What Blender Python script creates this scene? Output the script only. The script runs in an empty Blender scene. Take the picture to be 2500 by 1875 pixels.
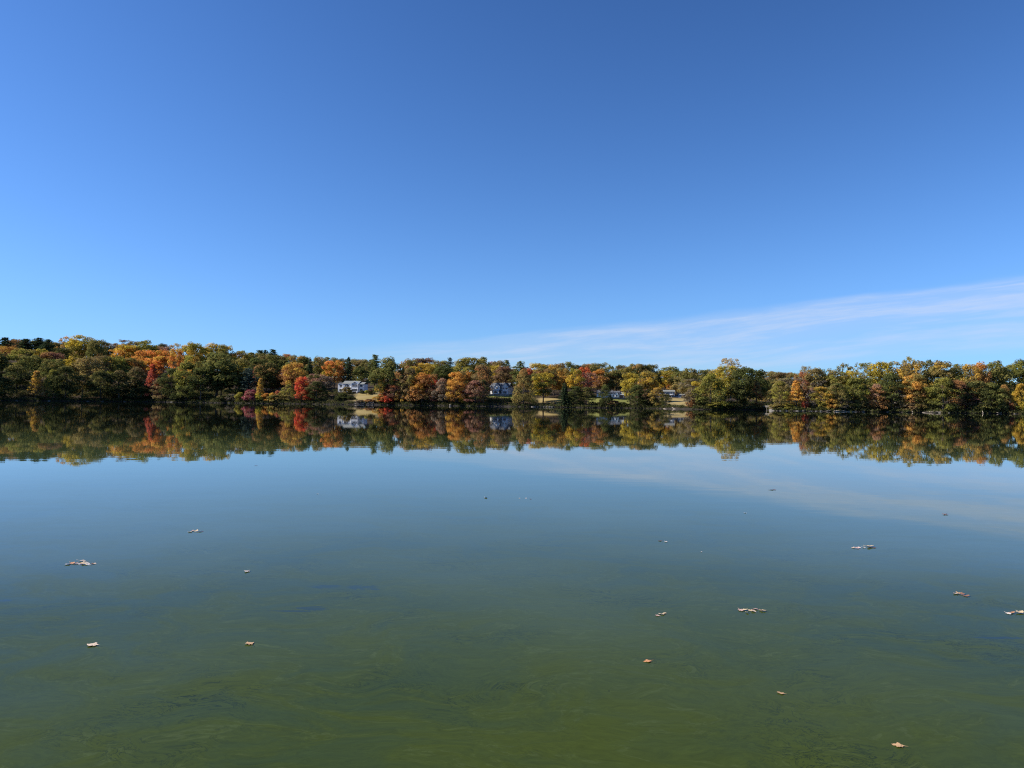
import bpy, math, random
import numpy as np
from mathutils import Vector, Matrix, Quaternion

# ----------------------------------------------------------------------------
# camera, sky, sun, exposure
# ----------------------------------------------------------------------------
scene = bpy.context.scene
coll = scene.collection
F = 1733.0                      # focal length in photograph pixels (2500 wide)
CAMZ = 2.8                      # eye height above the lake
PITCH = math.radians(1.44)
ROLL = math.radians(0.62)
SUN_AZ = math.radians(-93.0)    # square to the left of the view
SUN_EL = math.radians(36.0)
SUN_STRENGTH = 5.0
SKY_STRENGTH = 0.05
EXPOSURE = 0.65

cam_data = bpy.data.cameras.new('camera')
cam = bpy.data.objects.new('camera', cam_data)
coll.objects.link(cam)
cam_data.sensor_width = 36.0
cam_data.lens = 36.0 * F / 2500.0
cam_data.clip_end = 20000.0
CAM_M = Matrix.Rotation(math.pi / 2 + PITCH, 3, 'X') @ Matrix.Rotation(ROLL, 3, 'Z')
cam.location = (0, 0, CAMZ)
cam.rotation_euler = CAM_M.to_euler()
scene.camera = cam

scene.view_settings.view_transform = 'Standard'
scene.view_settings.look = 'None'
scene.view_settings.gamma = 1.0
scene.view_settings.exposure = EXPOSURE
scene.view_settings.use_curve_mapping = False
scene.cycles.use_denoising = False
scene.cycles.filter_width = 1.15
scene.cycles.max_bounces = 8
scene.cycles.diffuse_bounces = 3
scene.cycles.glossy_bounces = 4
scene.cycles.transmission_bounces = 4
scene.cycles.caustics_reflective = False
scene.cycles.caustics_refractive = False


class Nodes:
    """small helper for building node trees"""
    def __init__(self, tree):
        self.t = tree
        tree.nodes.clear()

    def n(self, kind, **kw):
        nd = self.t.nodes.new(kind)
        for k, v in kw.items():
            setattr(nd, k, v)
        return nd

    def link(self, a, b):
        self.t.links.new(a, b)

    def put(self, sock, v):
        if hasattr(v, 'is_output'):
            self.t.links.new(v, sock)
        else:
            sock.default_value = v

    def m(self, op, a, b=None, c=None, clamp=False):
        nd = self.n('ShaderNodeMath', operation=op, use_clamp=clamp)
        self.put(nd.inputs[0], a)
        if b is not None:
            self.put(nd.inputs[1], b)
        if c is not None:
            self.put(nd.inputs[2], c)
        return nd.outputs[0]

    def mix(self, fac, a, b, blend='MIX'):
        nd = self.n('ShaderNodeMix', data_type='RGBA', blend_type=blend)
        self.put(nd.inputs[0], fac)
        self.put(nd.inputs[6], a if hasattr(a, 'is_output') else (*a[:3], 1))
        self.put(nd.inputs[7], b if hasattr(b, 'is_output') else (*b[:3], 1))
        return nd.outputs[2]

    def ramp(self, v, lo, hi, out_lo=0.0, out_hi=1.0):
        nd = self.n('ShaderNodeMapRange', interpolation_type='SMOOTHSTEP')
        self.put(nd.inputs[0], v)
        nd.inputs[1].default_value = lo
        nd.inputs[2].default_value = hi
        nd.inputs[3].default_value = out_lo
        nd.inputs[4].default_value = out_hi
        return nd.outputs[0]

    def noise(self, vec, scale, detail=3.0, rough=0.5, dist=0.0):
        nd = self.n('ShaderNodeTexNoise')
        if vec is not None:
            self.link(vec, nd.inputs['Vector'])
        nd.inputs['Scale'].default_value = scale
        nd.inputs['Detail'].default_value = detail
        nd.inputs['Roughness'].default_value = rough
        nd.inputs['Distortion'].default_value = dist
        return nd

    def xyz(self, x, y, z):
        nd = self.n('ShaderNodeCombineXYZ')
        self.put(nd.inputs[0], x)
        self.put(nd.inputs[1], y)
        self.put(nd.inputs[2], z)
        return nd.outputs[0]


# ---- world: clear autumn sky with a band of thin cirrus to the right
world = bpy.data.worlds.new('World')
scene.world = world
world.use_nodes = True
w = Nodes(world.node_tree)
sky = w.n('ShaderNodeTexSky', sky_type='NISHITA')
sky.sun_disc = False
sky.sun_elevation = SUN_EL
sky.sun_rotation = SUN_AZ
sky.altitude = 300.0
sky.air_density = 1.0
sky.dust_density = 0.3
sky.ozone_density = 3.0
sc_ = w.n('ShaderNodeSeparateColor')
w.link(sky.outputs[0], sc_.inputs[0])
cc_ = w.n('ShaderNodeCombineColor')
for ch, gain, c0, c1 in ((0, 0.0866, 0.325, 1.85), (1, 0.1111, 0.395, 0.84), (2, 0.1645, 0.68, 0.32)):
    u_ = w.m('POWER', w.m('MULTIPLY', sc_.outputs[ch], gain), 1.6)
    y_ = w.m('DIVIDE', u_, w.m('ADD', w.m('MULTIPLY', u_, c1), c0))
    w.link(w.m('MULTIPLY', y_, 12.75), cc_.inputs[ch])
tc = w.n('ShaderNodeTexCoord')
sep = w.n('ShaderNodeSeparateXYZ')
w.link(tc.outputs['Generated'], sep.inputs[0])
X, Y, Z = sep.outputs
DEG = 180 / math.pi
az = w.m('MULTIPLY', w.m('ARCTAN2', X, Y), DEG)
el = w.m('MULTIPLY', w.m('ARCSINE', Z), DEG)
q = w.m('SUBTRACT', el, w.m('MULTIPLY', az, 0.09))          # along the cirrus band
wob = w.noise(w.xyz(w.m('MULTIPLY', az, 0.06), w.m('MULTIPLY', q, 0.25), 3.0), 1.0, 3.0)
q2 = w.m('ADD', q, w.m('MULTIPLY', w.m('SUBTRACT', wob.outputs[0], 0.5), 1.6))
streak = w.noise(w.xyz(w.m('MULTIPLY', az, 0.10), w.m('MULTIPLY', q2, 1.15), 0.0), 1.0, 6.0, 0.58, 0.25)
fine = w.noise(w.xyz(w.m('MULTIPLY', az, 0.35), w.m('MULTIPLY', q2, 3.2), 7.0), 1.0, 5.0, 0.6, 0.3)
body = w.m('ADD', w.m('MULTIPLY', streak.outputs[0], 0.75), w.m('MULTIPLY', fine.outputs[0], 0.25))
dens = w.ramp(body, 0.40, 0.66)
band = w.m('MULTIPLY', w.ramp(q2, 0.9, 3.9), w.ramp(q2, 4.9, 5.75, 1.0, 0.0))
band_low = w.m('MULTIPLY', w.m('MULTIPLY', w.ramp(q2, 0.2, 1.6), w.ramp(q2, 2.2, 3.2, 1.0, 0.0)), 0.8)
along = w.m('MULTIPLY', w.ramp(az, -17.0, 0.0), w.ramp(az, 60.0, 95.0, 1.0, 0.0))
cl = w.m('MULTIPLY', w.m('MULTIPLY', w.m('MAXIMUM', band, band_low), along),
         w.m('ADD', w.m('MULTIPLY', dens, 0.62), 0.38))
cl = w.m('MULTIPLY', cl, 0.66)
cloudcol = w.mix(cl, cc_.outputs[0], (7.7, 9.0, 11.6))
bg = w.n('ShaderNodeBackground')
w.link(cloudcol, bg.inputs['Color'])
bg.inputs['Strength'].default_value = SKY_STRENGTH
wo = w.n('ShaderNodeOutputWorld')
w.link(bg.outputs[0], wo.inputs[0])

# ---- sun
SUN_DIR = Vector((math.sin(SUN_AZ) * math.cos(SUN_EL), math.cos(SUN_AZ) * math.cos(SUN_EL), math.sin(SUN_EL)))
sl = bpy.data.lights.new('sun', 'SUN')
sl.energy = SUN_STRENGTH
sl.angle = math.radians(0.5)
sl.color = (1.0, 0.94, 0.84)
so = bpy.data.objects.new('sun', sl)
coll.objects.link(so)
so.rotation_euler = SUN_DIR.to_track_quat('Z', 'Y').to_euler()
so.location = SUN_DIR * 100

# ----------------------------------------------------------------------------
# geometry of the place: pixel <-> world
# ----------------------------------------------------------------------------
def ray(px, py):
    d = CAM_M @ Vector(((px - 1250.0) / F, -(py - 937.5) / F, -1.0))
    return d / d.y

def horizon(px):
    return 967.5 + 0.0108 * px

def water_pt(px, py):
    d = ray(px, py)
    t = -CAMZ / d.z
    return Vector((d.x * t, d.y * t, 0.0))

# distance from the eye to the far shoreline, by column
SH_X = [-1500, -600, 0, 330, 640, 950, 1260, 1570, 1700, 1835, 1862, 1879, 1890, 2190, 2500, 3200, 4000]
SH_Y = [430, 440, 462, 500, 458, 433, 408, 388, 361, 360, 372, 350, 324, 317, 303, 275, 250]

def shore(px):
    s = float(np.interp(px, SH_X, SH_Y))
    return s + 1.4 * math.sin(px * 0.021) + 0.8 * math.sin(px * 0.067 + 1.0) + 0.4 * math.sin(px * 0.19)

HC = [-1500, -300, 0, 330, 600, 860, 1220, 1480, 1640, 1800, 1900, 2500, 4000]
HD = [0, 6, 50, 120, 200, 300, 600, 2500]
HT = np.array([
    [0, 1.8, 11, 28, 37, 42, 48, 60],
    [0, 1.8, 11, 28, 37, 42, 48, 60],
    [0, 1.8, 11, 28, 37, 42, 48, 60],
    [0, 1.6, 10, 26, 34, 38, 44, 60],
    [0, 1.6, 7.0, 17, 26, 31, 38, 60],
    [0, 2.3, 8.3, 13, 19, 25, 32, 60],
    [0, 1.4, 6.6, 10, 15, 20, 30, 60],
    [0, 1.2, 6.3, 9, 12.5, 17, 28, 60],
    [0, 1.2, 3.2, 6.6, 10, 15, 28, 60],
    [0, 1.0, 2.4, 4.2, 7.5, 13, 27, 60],
    [0, 0.7, 1.7, 3.0, 6.0, 11, 25, 60],
    [0, 0.7, 1.7, 3.5, 6.0, 10, 22, 60],
    [0, 0.7, 1.7, 3.5, 6.0, 10, 22, 60]])

def hz(px, d):
    if d < 0:
        return max(d * 0.22, -6.0)
    cols = [float(np.interp(d, HD, HT[i])) for i in range(len(HC))]
    base = float(np.interp(px, HC, cols))
    bump = 0.25 * math.sin(px * 0.05 + d * 0.11) * min(1.0, d / 30.0)
    lip = 0.35 * min(1.0, max(0.0, d) / 0.5)
    return base + bump + lip

def gp(px, d):
    """point on the ground in column px, d metres behind the shoreline"""
    Yd = shore(px) + d
    x = ray(px, horizon(px)).x * Yd
    return Vector((x, Yd, hz(px, d)))

# ----------------------------------------------------------------------------
# mesh helpers
# ----------------------------------------------------------------------------
def tag(o, label=None, cat=None, group=None, kind=None):
    if label: o['label'] = label
    if cat: o['category'] = cat
    if group: o['group'] = group
    if kind: o['kind'] = kind
    return o

def link(name, data, parent=None):
    o = bpy.data.objects.new(name, data)
    coll.objects.link(o)
    if parent is not None:
        o.parent = parent
    return o

def empty(name, loc=(0, 0, 0), rz=0.0):
    o = link(name, None)
    o.empty_display_size = 0.5
    o.location = loc
    o.rotation_euler = (0, 0, rz)
    return o

class MB:
    def __init__(self):
        self.v, self.f = [], []
    def add(self, vs, fs):
        b = len(self.v)
        self.v += [tuple(p) for p in vs]
        self.f += [tuple(b + i for i in f) for f in fs]
        return self
    def box(self, x0, x1, y0, y1, z0, z1):
        vs = [(x0, y0, z0), (x1, y0, z0), (x1, y1, z0), (x0, y1, z0), (x0, y0, z1), (x1, y0, z1), (x1, y1, z1), (x0, y1, z1)]
        return self.add(vs, [(0, 3, 2, 1), (4, 5, 6, 7), (0, 1, 5, 4), (1, 2, 6, 5), (2, 3, 7, 6), (3, 0, 4, 7)])
    def prism(self, poly, y0, y1):
        """polygon in x,z extruded along y"""
        n = len(poly)
        vs = [(x, y0, z) for x, z in poly] + [(x, y1, z) for x, z in poly]
        fs = [tuple(range(n)), tuple(range(2 * n - 1, n - 1, -1))]
        fs += [(i, i + n, (i + 1) % n + n, (i + 1) % n) for i in range(n)]
        return self.add(vs, fs)
    def prism_x(self, poly, x0, x1):
        """polygon in y,z extruded along x"""
        n = len(poly)
        vs = [(x0, y, z) for y, z in poly] + [(x1, y, z) for y, z in poly]
        fs = [tuple(range(n - 1, -1, -1)), tuple(range(n, 2 * n))]
        fs += [(i, (i + 1) % n, (i + 1) % n + n, i + n) for i in range(n)]
        return self.add(vs, fs)
    def tube(self, pts, radii, seg=6):
        pts = [Vector(p) for p in pts]
        rings = []
        for i, p in enumerate(pts):
            a = pts[max(0, i - 1)]
            b = pts[min(len(pts) - 1, i + 1)]
            t = (b - a).normalized()
            up = Vector((0, 0, 1)) if abs(t.z) < 0.9 else Vector((1, 0, 0))
            u = t.cross(up).normalized()
            v = t.cross(u).normalized()
            rings.append([p + (u * math.cos(2 * math.pi * k / seg) + v * math.sin(2 * math.pi * k / seg)) * radii[i] for k in range(seg)])
        vs = [q for r in rings for q in r]
        fs = []
        for i in range(len(pts) - 1):
            for k in range(seg):
                k2 = (k + 1) % seg
                fs.append((i * seg + k, i * seg + k2, (i + 1) * seg + k2, (i + 1) * seg + k))
        fs.append(tuple(range(seg - 1, -1, -1)))
        e = (len(pts) - 1) * seg
        fs.append(tuple(range(e, e + seg)))
        return self.add(vs, fs)
    def mesh(self, name, mat=None, smooth=False):
        me = bpy.data.meshes.new(name)
        me.from_pydata(self.v, [], self.f)
        if mat: me.materials.append(mat)
        if smooth:
            me.polygons.foreach_set('use_smooth', [True] * len(me.polygons))
        me.update()
        return me
    def build(self, name, mat, parent=None, smooth=False):
        return link(name, self.mesh(name, mat, smooth), parent)

# ----------------------------------------------------------------------------
# materials
# ----------------------------------------------------------------------------
def new_mat(name):
    m = bpy.data.materials.new(name)
    m.use_nodes = True
    return m, Nodes(m.node_tree)

def out(n, shader):
    o = n.n('ShaderNodeOutputMaterial')
    n.link(shader, o.inputs[0])

def plain(name, col, rough=0.7, var=0.25, scale=3.0, spec=0.3, bump=0.0):
    m, n = new_mat(name)
    tcx = n.n('ShaderNodeTexCoord')
    nz = n.noise(tcx.outputs['Object'], scale, 4.0, 0.6)
    dark = tuple(c * (1 - var) for c in col)
    lite = tuple(min(1, c * (1 + var)) for c in col)
    c = n.mix(nz.outputs[0], dark, lite)
    p = n.n('ShaderNodeBsdfPrincipled')
    n.link(c, p.inputs['Base Color'])
    p.inputs['Roughness'].default_value = rough
    p.inputs['Specular IOR Level'].default_value = spec
    if bump:
        b = n.n('ShaderNodeBump')
        b.inputs['Strength'].default_value = bump
        b.inputs['Distance'].default_value = 0.1
        n.link(nz.outputs[0], b.inputs['Height'])
        n.link(b.outputs[0], p.inputs['Normal'])
    out(n, p.outputs[0])
    return m

def foliage_mat(name, trans=0.46):
    """leaf colour from the tree (object colour), with an accent on clumps that turned"""
    m, n = new_mat(name)
    oi = n.n('ShaderNodeObjectInfo')
    acc = n.n('ShaderNodeAttribute', attribute_type='OBJECT', attribute_name='accent')
    amx = n.n('ShaderNodeAttribute', attribute_type='OBJECT', attribute_name='accent_mix')
    clump = n.n('ShaderNodeAttribute', attribute_name='clump')
    tint = n.n('ShaderNodeAttribute', attribute_name='tint')
    hgt = n.n('ShaderNodeAttribute', attribute_name='hgt')
    v = n.m('ADD', n.m('MULTIPLY', clump.outputs['Fac'], 0.75), n.m('MULTIPLY', hgt.outputs['Fac'], 0.5))
    v = n.m('SUBTRACT', n.m('ADD', v, amx.outputs['Fac']), 1.15)
    fac = n.m('MULTIPLY', v, 3.5, clamp=True)
    c = n.mix(fac, oi.outputs['Color'], acc.outputs['Color'])
    br = n.m('ADD', n.m('MULTIPLY', tint.outputs['Fac'], 0.6), 0.70)
    c = n.mix(1.0, c, n.xyz(br, br, br), 'MULTIPLY')
    hsv = n.n('ShaderNodeHueSaturation')
    n.put(hsv.inputs['Hue'], n.m('ADD', n.m('MULTIPLY', n.m('SUBTRACT', clump.outputs['Fac'], 0.5), 0.03), 0.5))
    n.link(c, hsv.inputs['Color'])
    dif = n.n('ShaderNodeBsdfDiffuse')
    n.link(hsv.outputs[0], dif.inputs['Color'])
    trl = n.n('ShaderNodeBsdfTranslucent')
    n.link(hsv.outputs[0], trl.inputs['Color'])
    ms = n.n('ShaderNodeMixShader')
    ms.inputs[0].default_value = trans
    n.link(dif.outputs[0], ms.inputs[1])
    n.link(trl.outputs[0], ms.inputs[2])
    out(n, ms.outputs[0])
    return m

M = {}
M['leaf'] = foliage_mat('foliage')
M['needle'] = foliage_mat('needles', 0.15)
M['bark'] = plain('bark', (0.10, 0.075, 0.055), 0.9, 0.45, 1.5)
M['pale_bark'] = plain('pale_bark', (0.42, 0.36, 0.30), 0.9, 0.35, 1.2)
M['driftwood'] = plain('driftwood', (0.34, 0.28, 0.22), 0.85, 0.35, 2.0)
M['rock'] = plain('rock', (0.25, 0.215, 0.18), 0.9, 0.45, 1.6, bump=0.4)
M['dark_rock'] = plain('dark_rock', (0.13, 0.12, 0.11), 0.9, 0.45, 1.6, bump=0.4)
M['white'] = plain('white_paint', (0.80, 0.79, 0.78), 0.6, 0.05, 0.8)
M['trim'] = plain('white_trim', (0.84, 0.84, 0.83), 0.5, 0.03, 1.0)
M['roof_grey'] = plain('roof_grey', (0.20, 0.205, 0.19), 0.9, 0.25, 2.5)
M['roof_dark'] = plain('roof_dark', (0.10, 0.105, 0.115), 0.9, 0.25, 2.5)
M['shingle'] = plain('grey_shingle', (0.33, 0.345, 0.37), 0.85, 0.2, 3.0)
M['brick'] = plain('brown_brick', (0.17, 0.10, 0.085), 0.9, 0.3, 4.0)
M['stone'] = plain('foundation_stone', (0.20, 0.18, 0.16), 0.9, 0.35, 2.5)
M['terrace'] = plain('terrace_paving', (0.38, 0.35, 0.31), 0.9, 0.2, 1.5)
M['wood'] = plain('weathered_wood', (0.30, 0.26, 0.22), 0.85, 0.3, 3.0)

def glass_mat():
    m, n = new_mat('window_glass')
    p = n.n('ShaderNodeBsdfPrincipled')
    p.inputs['Base Color'].default_value = (0.025, 0.03, 0.04, 1)
    p.inputs['Roughness'].default_value = 0.08
    p.inputs['IOR'].default_value = 1.5
    out(n, p.outputs[0])
    return m
M['glass'] = glass_mat()

def leaf_litter_mat():
    """a dead leaf lying on the water: colour from the leaf, veins, darker wet rim"""
    m, n = new_mat('dead_leaf')
    oi = n.n('ShaderNodeObjectInfo')
    tcx = n.n('ShaderNodeTexCoord')
    nz = n.noise(tcx.outputs['Object'], 22.0, 4.0, 0.6)
    c = n.mix(n.ramp(nz.outputs[0], 0.35, 0.7), n.mix(0.45, oi.outputs['Color'], (0.16, 0.07, 0.03)), oi.outputs['Color'])
    p = n.n('ShaderNodeBsdfPrincipled')
    n.link(c, p.inputs['Base Color'])
    p.inputs['Roughness'].default_value = 0.6
    out(n, p.outputs[0])
    return m
M['dead_leaf'] = leaf_litter_mat()

def ground_mat():
    m, n = new_mat('ground_cover')
    tcx = n.n('ShaderNodeTexCoord')
    lawn = n.n('ShaderNodeAttribute', attribute_name='lawn')
    green = n.n('ShaderNodeAttribute', attribute_name='green')
    shorea = n.n('ShaderNodeAttribute', attribute_name='mud')
    nz = n.noise(tcx.outputs['Object'], 0.35, 5.0, 0.65)
    nz2 = n.noise(tcx.outputs['Object'], 0.06, 4.0, 0.6)
    litter = n.mix(nz.outputs[0], (0.018, 0.014, 0.009), (0.075, 0.050, 0.028))
    dry = n.mix(n.ramp(nz2.outputs[0], 0.35, 0.65), (0.30, 0.22, 0.085), (0.36, 0.27, 0.13))
    grn = n.mix(nz2.outputs[0], (0.11, 0.14, 0.03), (0.21, 0.20, 0.05))
    grass = n.mix(green.outputs['Fac'], dry, grn)
    grass = n.mix(1.0, grass, n.mix(nz.outputs[0], (0.75, 0.75, 0.75), (1.15, 1.15, 1.15)), 'MULTIPLY')
    c = n.mix(lawn.outputs['Fac'], litter, grass)
    mud = n.mix(nz.outputs[0], (0.012, 0.011, 0.010), (0.055, 0.046, 0.038))
    c = n.mix(shorea.outputs['Fac'], c, mud)
    p = n.n('ShaderNodeBsdfPrincipled')
    n.link(c, p.inputs['Base Color'])
    p.inputs['Roughness'].default_value = 0.95
    p.inputs['Specular IOR Level'].default_value = 0.1
    out(n, p.outputs[0])
    return m
M['ground'] = ground_mat()

def water_mat():
    """still lake: mirror at grazing angles, green with algae where one looks down into it"""
    m, n = new_mat('lake_water')
    g = n.n('ShaderNodeNewGeometry')
    sp = n.n('ShaderNodeSeparateXYZ')
    n.link(g.outputs['Position'], sp.inputs[0])
    wx, wy = sp.outputs[0], sp.outputs[1]
    flat = n.xyz(wx, wy, 0.0)
    # slow drift that bends the algae films
    dr = n.noise(flat, 0.45, 3.0, 0.55)
    drv = n.n('ShaderNodeVectorMath', operation='SCALE')
    n.link(dr.outputs['Color'], drv.inputs[0])
    drv.inputs['Scale'].default_value = 1.6
    add = n.n('ShaderNodeVectorMath', operation='ADD')
    n.link(n.xyz(n.m('MULTIPLY', wx, 0.55), n.m('MULTIPLY', wy, 1.1), 0.0), add.inputs[0])
    n.link(drv.outputs[0], add.inputs[1])
    film = n.noise(add.outputs[0], 1.15, 8.0, 0.62, 1.1)
    fine = n.noise(add.outputs[0], 3.2, 7.0, 0.66, 2.2)
    broad = n.noise(flat, 0.16, 2.0, 0.5)
    # thread-like edges of the films
    ridge = n.m('ABSOLUTE', n.m('SUBTRACT', fine.outputs[0], 0.5))
    gate = n.ramp(n.noise(flat, 0.55, 3.0, 0.6).outputs[0], 0.48, 0.66)
    thread = n.m('MULTIPLY', n.ramp(ridge, 0.0, 0.028, 1.0, 0.0), gate)
    ridge2 = n.m('ABSOLUTE', n.m('SUBTRACT', film.outputs[0], 0.53))
    pale = n.m('MULTIPLY', n.ramp(ridge2, 0.0, 0.02, 1.0, 0.0), n.ramp(fine.outputs[0], 0.42, 0.62))
    base = n.mix(n.ramp(broad.outputs[0], 0.30, 0.72), (0.035, 0.047, 0.010), (0.053, 0.060, 0.005))
    base = n.mix(n.ramp(film.outputs[0], 0.36, 0.66), base, (0.052, 0.060, 0.008))
    base = n.mix(n.m('MULTIPLY', pale, 0.32), base, (0.088, 0.100, 0.035))
    grain = n.noise(add.outputs[0], 11.0, 6.0, 0.7, 1.2)
    base = n.mix(1.0, base, n.mix(grain.outputs[0], (0.60, 0.60, 0.60), (1.38, 1.38, 1.38)), 'MULTIPLY')
    base = n.mix(n.m('MULTIPLY', thread, 0.9), base, (0.016, 0.022, 0.008))
    # drifting specks
    vo = n.n('ShaderNodeTexVoronoi')
    n.link(flat, vo.inputs['Vector'])
    vo.inputs['Scale'].default_value = 3.4
    spk = n.m('MULTIPLY', n.ramp(vo.outputs['Distance'], 0.02, 0.05, 1.0, 0.0), n.ramp(n.noise(flat, 0.8, 2.0).outputs[0], 0.5, 0.6))
    base = n.mix(n.m('MULTIPLY', spk, 0.8), base, (0.010, 0.012, 0.006))
    # patches at set spots with a darker water colour and less matte cover
    spots = [water_pt(px, py) for px, py in ((795, 1432), (892, 1434), (757, 1486), (722, 1492), (10, 1466), (2440, 1557))]
    size = [(0.24, 0.12), (0.28, 0.15), (0.22, 0.10), (0.3, 0.04), (0.2, 0.06), (0.3, 0.05)]
    dark_patch = None
    for s, (a, b) in zip(spots, size):
        dx = n.m('DIVIDE', n.m('SUBTRACT', wx, s.x), a)
        dy = n.m('DIVIDE', n.m('SUBTRACT', wy, s.y), b)
        r = n.m('SQRT', n.m('ADD', n.m('MULTIPLY', dx, dx), n.m('MULTIPLY', dy, dy)))
        r = n.m('ADD', r, n.m('MULTIPLY', n.m('SUBTRACT', fine.outputs[0], 0.5), 3.4))
        e = n.ramp(r, 0.55, 1.0, 1.0, 0.0)
        dark_patch = e if dark_patch is None else n.m('MAXIMUM', dark_patch, e)
    base = n.mix(n.m('MULTIPLY', dark_patch, 0.65), base, (0.012, 0.018, 0.012))
    # the algae lie thick along the near shore and thin out into clear dark water
    far = n.m('ADD', wy, n.m('MULTIPLY', n.m('SUBTRACT', broad.outputs[0], 0.5), 9.0))
    algae = n.ramp(far, 18.0, 75.0, 1.0, 0.0)
    body_col = n.mix(algae, (0.007, 0.009, 0.006), n.mix(n.ramp(far, 5.0, 20.0), n.mix(1.0, base, (0.79, 0.92, 0.90), 'MULTIPLY'), n.mix(0.55, base, (0.070, 0.108, 0.060))))
    scum = n.n('ShaderNodeBsdfDiffuse')
    n.link(body_col, scum.inputs['Color'])
    p = n.n('ShaderNodeBsdfPrincipled')
    n.link(body_col, p.inputs['Base Color'])
    p.inputs['Roughness'].default_value = 0.015
    p.inputs['IOR'].default_value = 1.333
    # faint swell; a catspaw of ripples lies along the left bank
    sw = n.noise(n.xyz(n.m('MULTIPLY', wx, 0.35), wy, 0.0), 0.9, 2.0, 0.5)
    b = n.n('ShaderNodeBump')
    b.inputs['Strength'].default_value = 1.0
    b.inputs['Distance'].default_value = 0.0016
    n.link(sw.outputs[0], b.inputs['Height'])
    n.link(b.outputs[0], p.inputs['Normal'])
    ms = n.n('ShaderNodeMixShader')
    cover = n.m('MULTIPLY', n.m('ADD', n.ramp(far, 3.0, 14.0, 0.62, 0.0), n.ramp(far, 8.0, 32.0, 0.38, 0.0)), n.m('ADD', n.m('MULTIPLY', n.ramp(film.outputs[0], 0.3, 0.7), 0.30), 0.45))
    n.link(n.m('MULTIPLY', cover, n.m('SUBTRACT', 1.0, n.m('MULTIPLY', dark_patch, 0.5))), ms.inputs[0])
    n.link(p.outputs[0], ms.inputs[1])
    n.link(scum.outputs[0], ms.inputs[2])
    out(n, ms.outputs[0])
    return m
M['water'] = water_mat()

# ----------------------------------------------------------------------------
# the setting: terrain and lake
# ----------------------------------------------------------------------------
LAWNS = [  # px0, px1, d0, d1, greenness
    (862, 932, 5, 48, 0.15), (1188, 1262, 34, 62, 0.95), (1312, 1376, 14, 36, 0.1),  # twin-gabled house: lower lawn's shade put into colour, left as dark litter
    (1436, 1480, 14, 48, 0.9), (1486, 1540, 12, 50, 0.9), (1606, 1700, 6, 118, 0.1), (640, 702, 30, 46, 0.4)]

def lawn_at(px, d):
    v = g = 0.0
    for a, b, d0, d1, gr in LAWNS:
        e = min((px - a) / 8.0, (b - px) / 8.0, (d - d0) / 1.5, (d1 - d) / 3.0)
        e = max(0.0, min(1.0, e + 0.5))
        if e > v:
            v, g = e, gr
    return v, g

pxs = list(np.arange(-1500, -50, 60)) + list(np.arange(-50, 2560, 10)) + list(np.arange(2560, 4001, 60))
ds = [-60, -20, -6, -2, -0.6, 0, 0.5, 1.2, 2.2, 3.5, 5, 6.5, 8, 10, 12, 14, 17, 20, 24, 28, 32, 36, 40, 44, 48, 52, 58, 65, 75, 90,
      105, 120, 140, 165, 200, 240, 300, 380, 500, 700, 1000, 1600, 2500]
vs, la, gr, mu = [], [], [], []
for px in pxs:
    for d in ds:
        vs.append(tuple(gp(px, d)))
        a, b = lawn_at(px, d)
        la.append(a); gr.append(b)
        mu.append(1.0 if d < 2.0 else max(0.0, 1 - (d - 2) / 2.5))
nd = len(ds)
fs = [(i * nd + j, (i + 1) * nd + j, (i + 1) * nd + j + 1, i * nd + j + 1) for i in range(len(pxs) - 1) for j in range(nd - 1)]
me = bpy.data.meshes.new('wooded_bank')
me.from_pydata(vs, [], fs)
for nm, arr in (('lawn', la), ('green', gr), ('mud', mu)):
    at = me.attributes.new(nm, 'FLOAT', 'POINT')
    at.data.foreach_set('value', arr)
me.materials.append(M['ground'])
me.polygons.foreach_set('use_smooth', [True] * len(me.polygons))
tag(link('ground', me), 'far shore rising from the lake with leaf litter and lawns', 'ground', kind='structure')

lake = MB()
lake.add([(-2600, -400, 0), (2600, -400, 0), (2600, 900, 0), (-2600, 900, 0)], [(0, 1, 2, 3)])
tag(lake.build('water', M['water']), 'still green lake mirroring the far shore and sky', 'lake', kind='structure')

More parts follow.
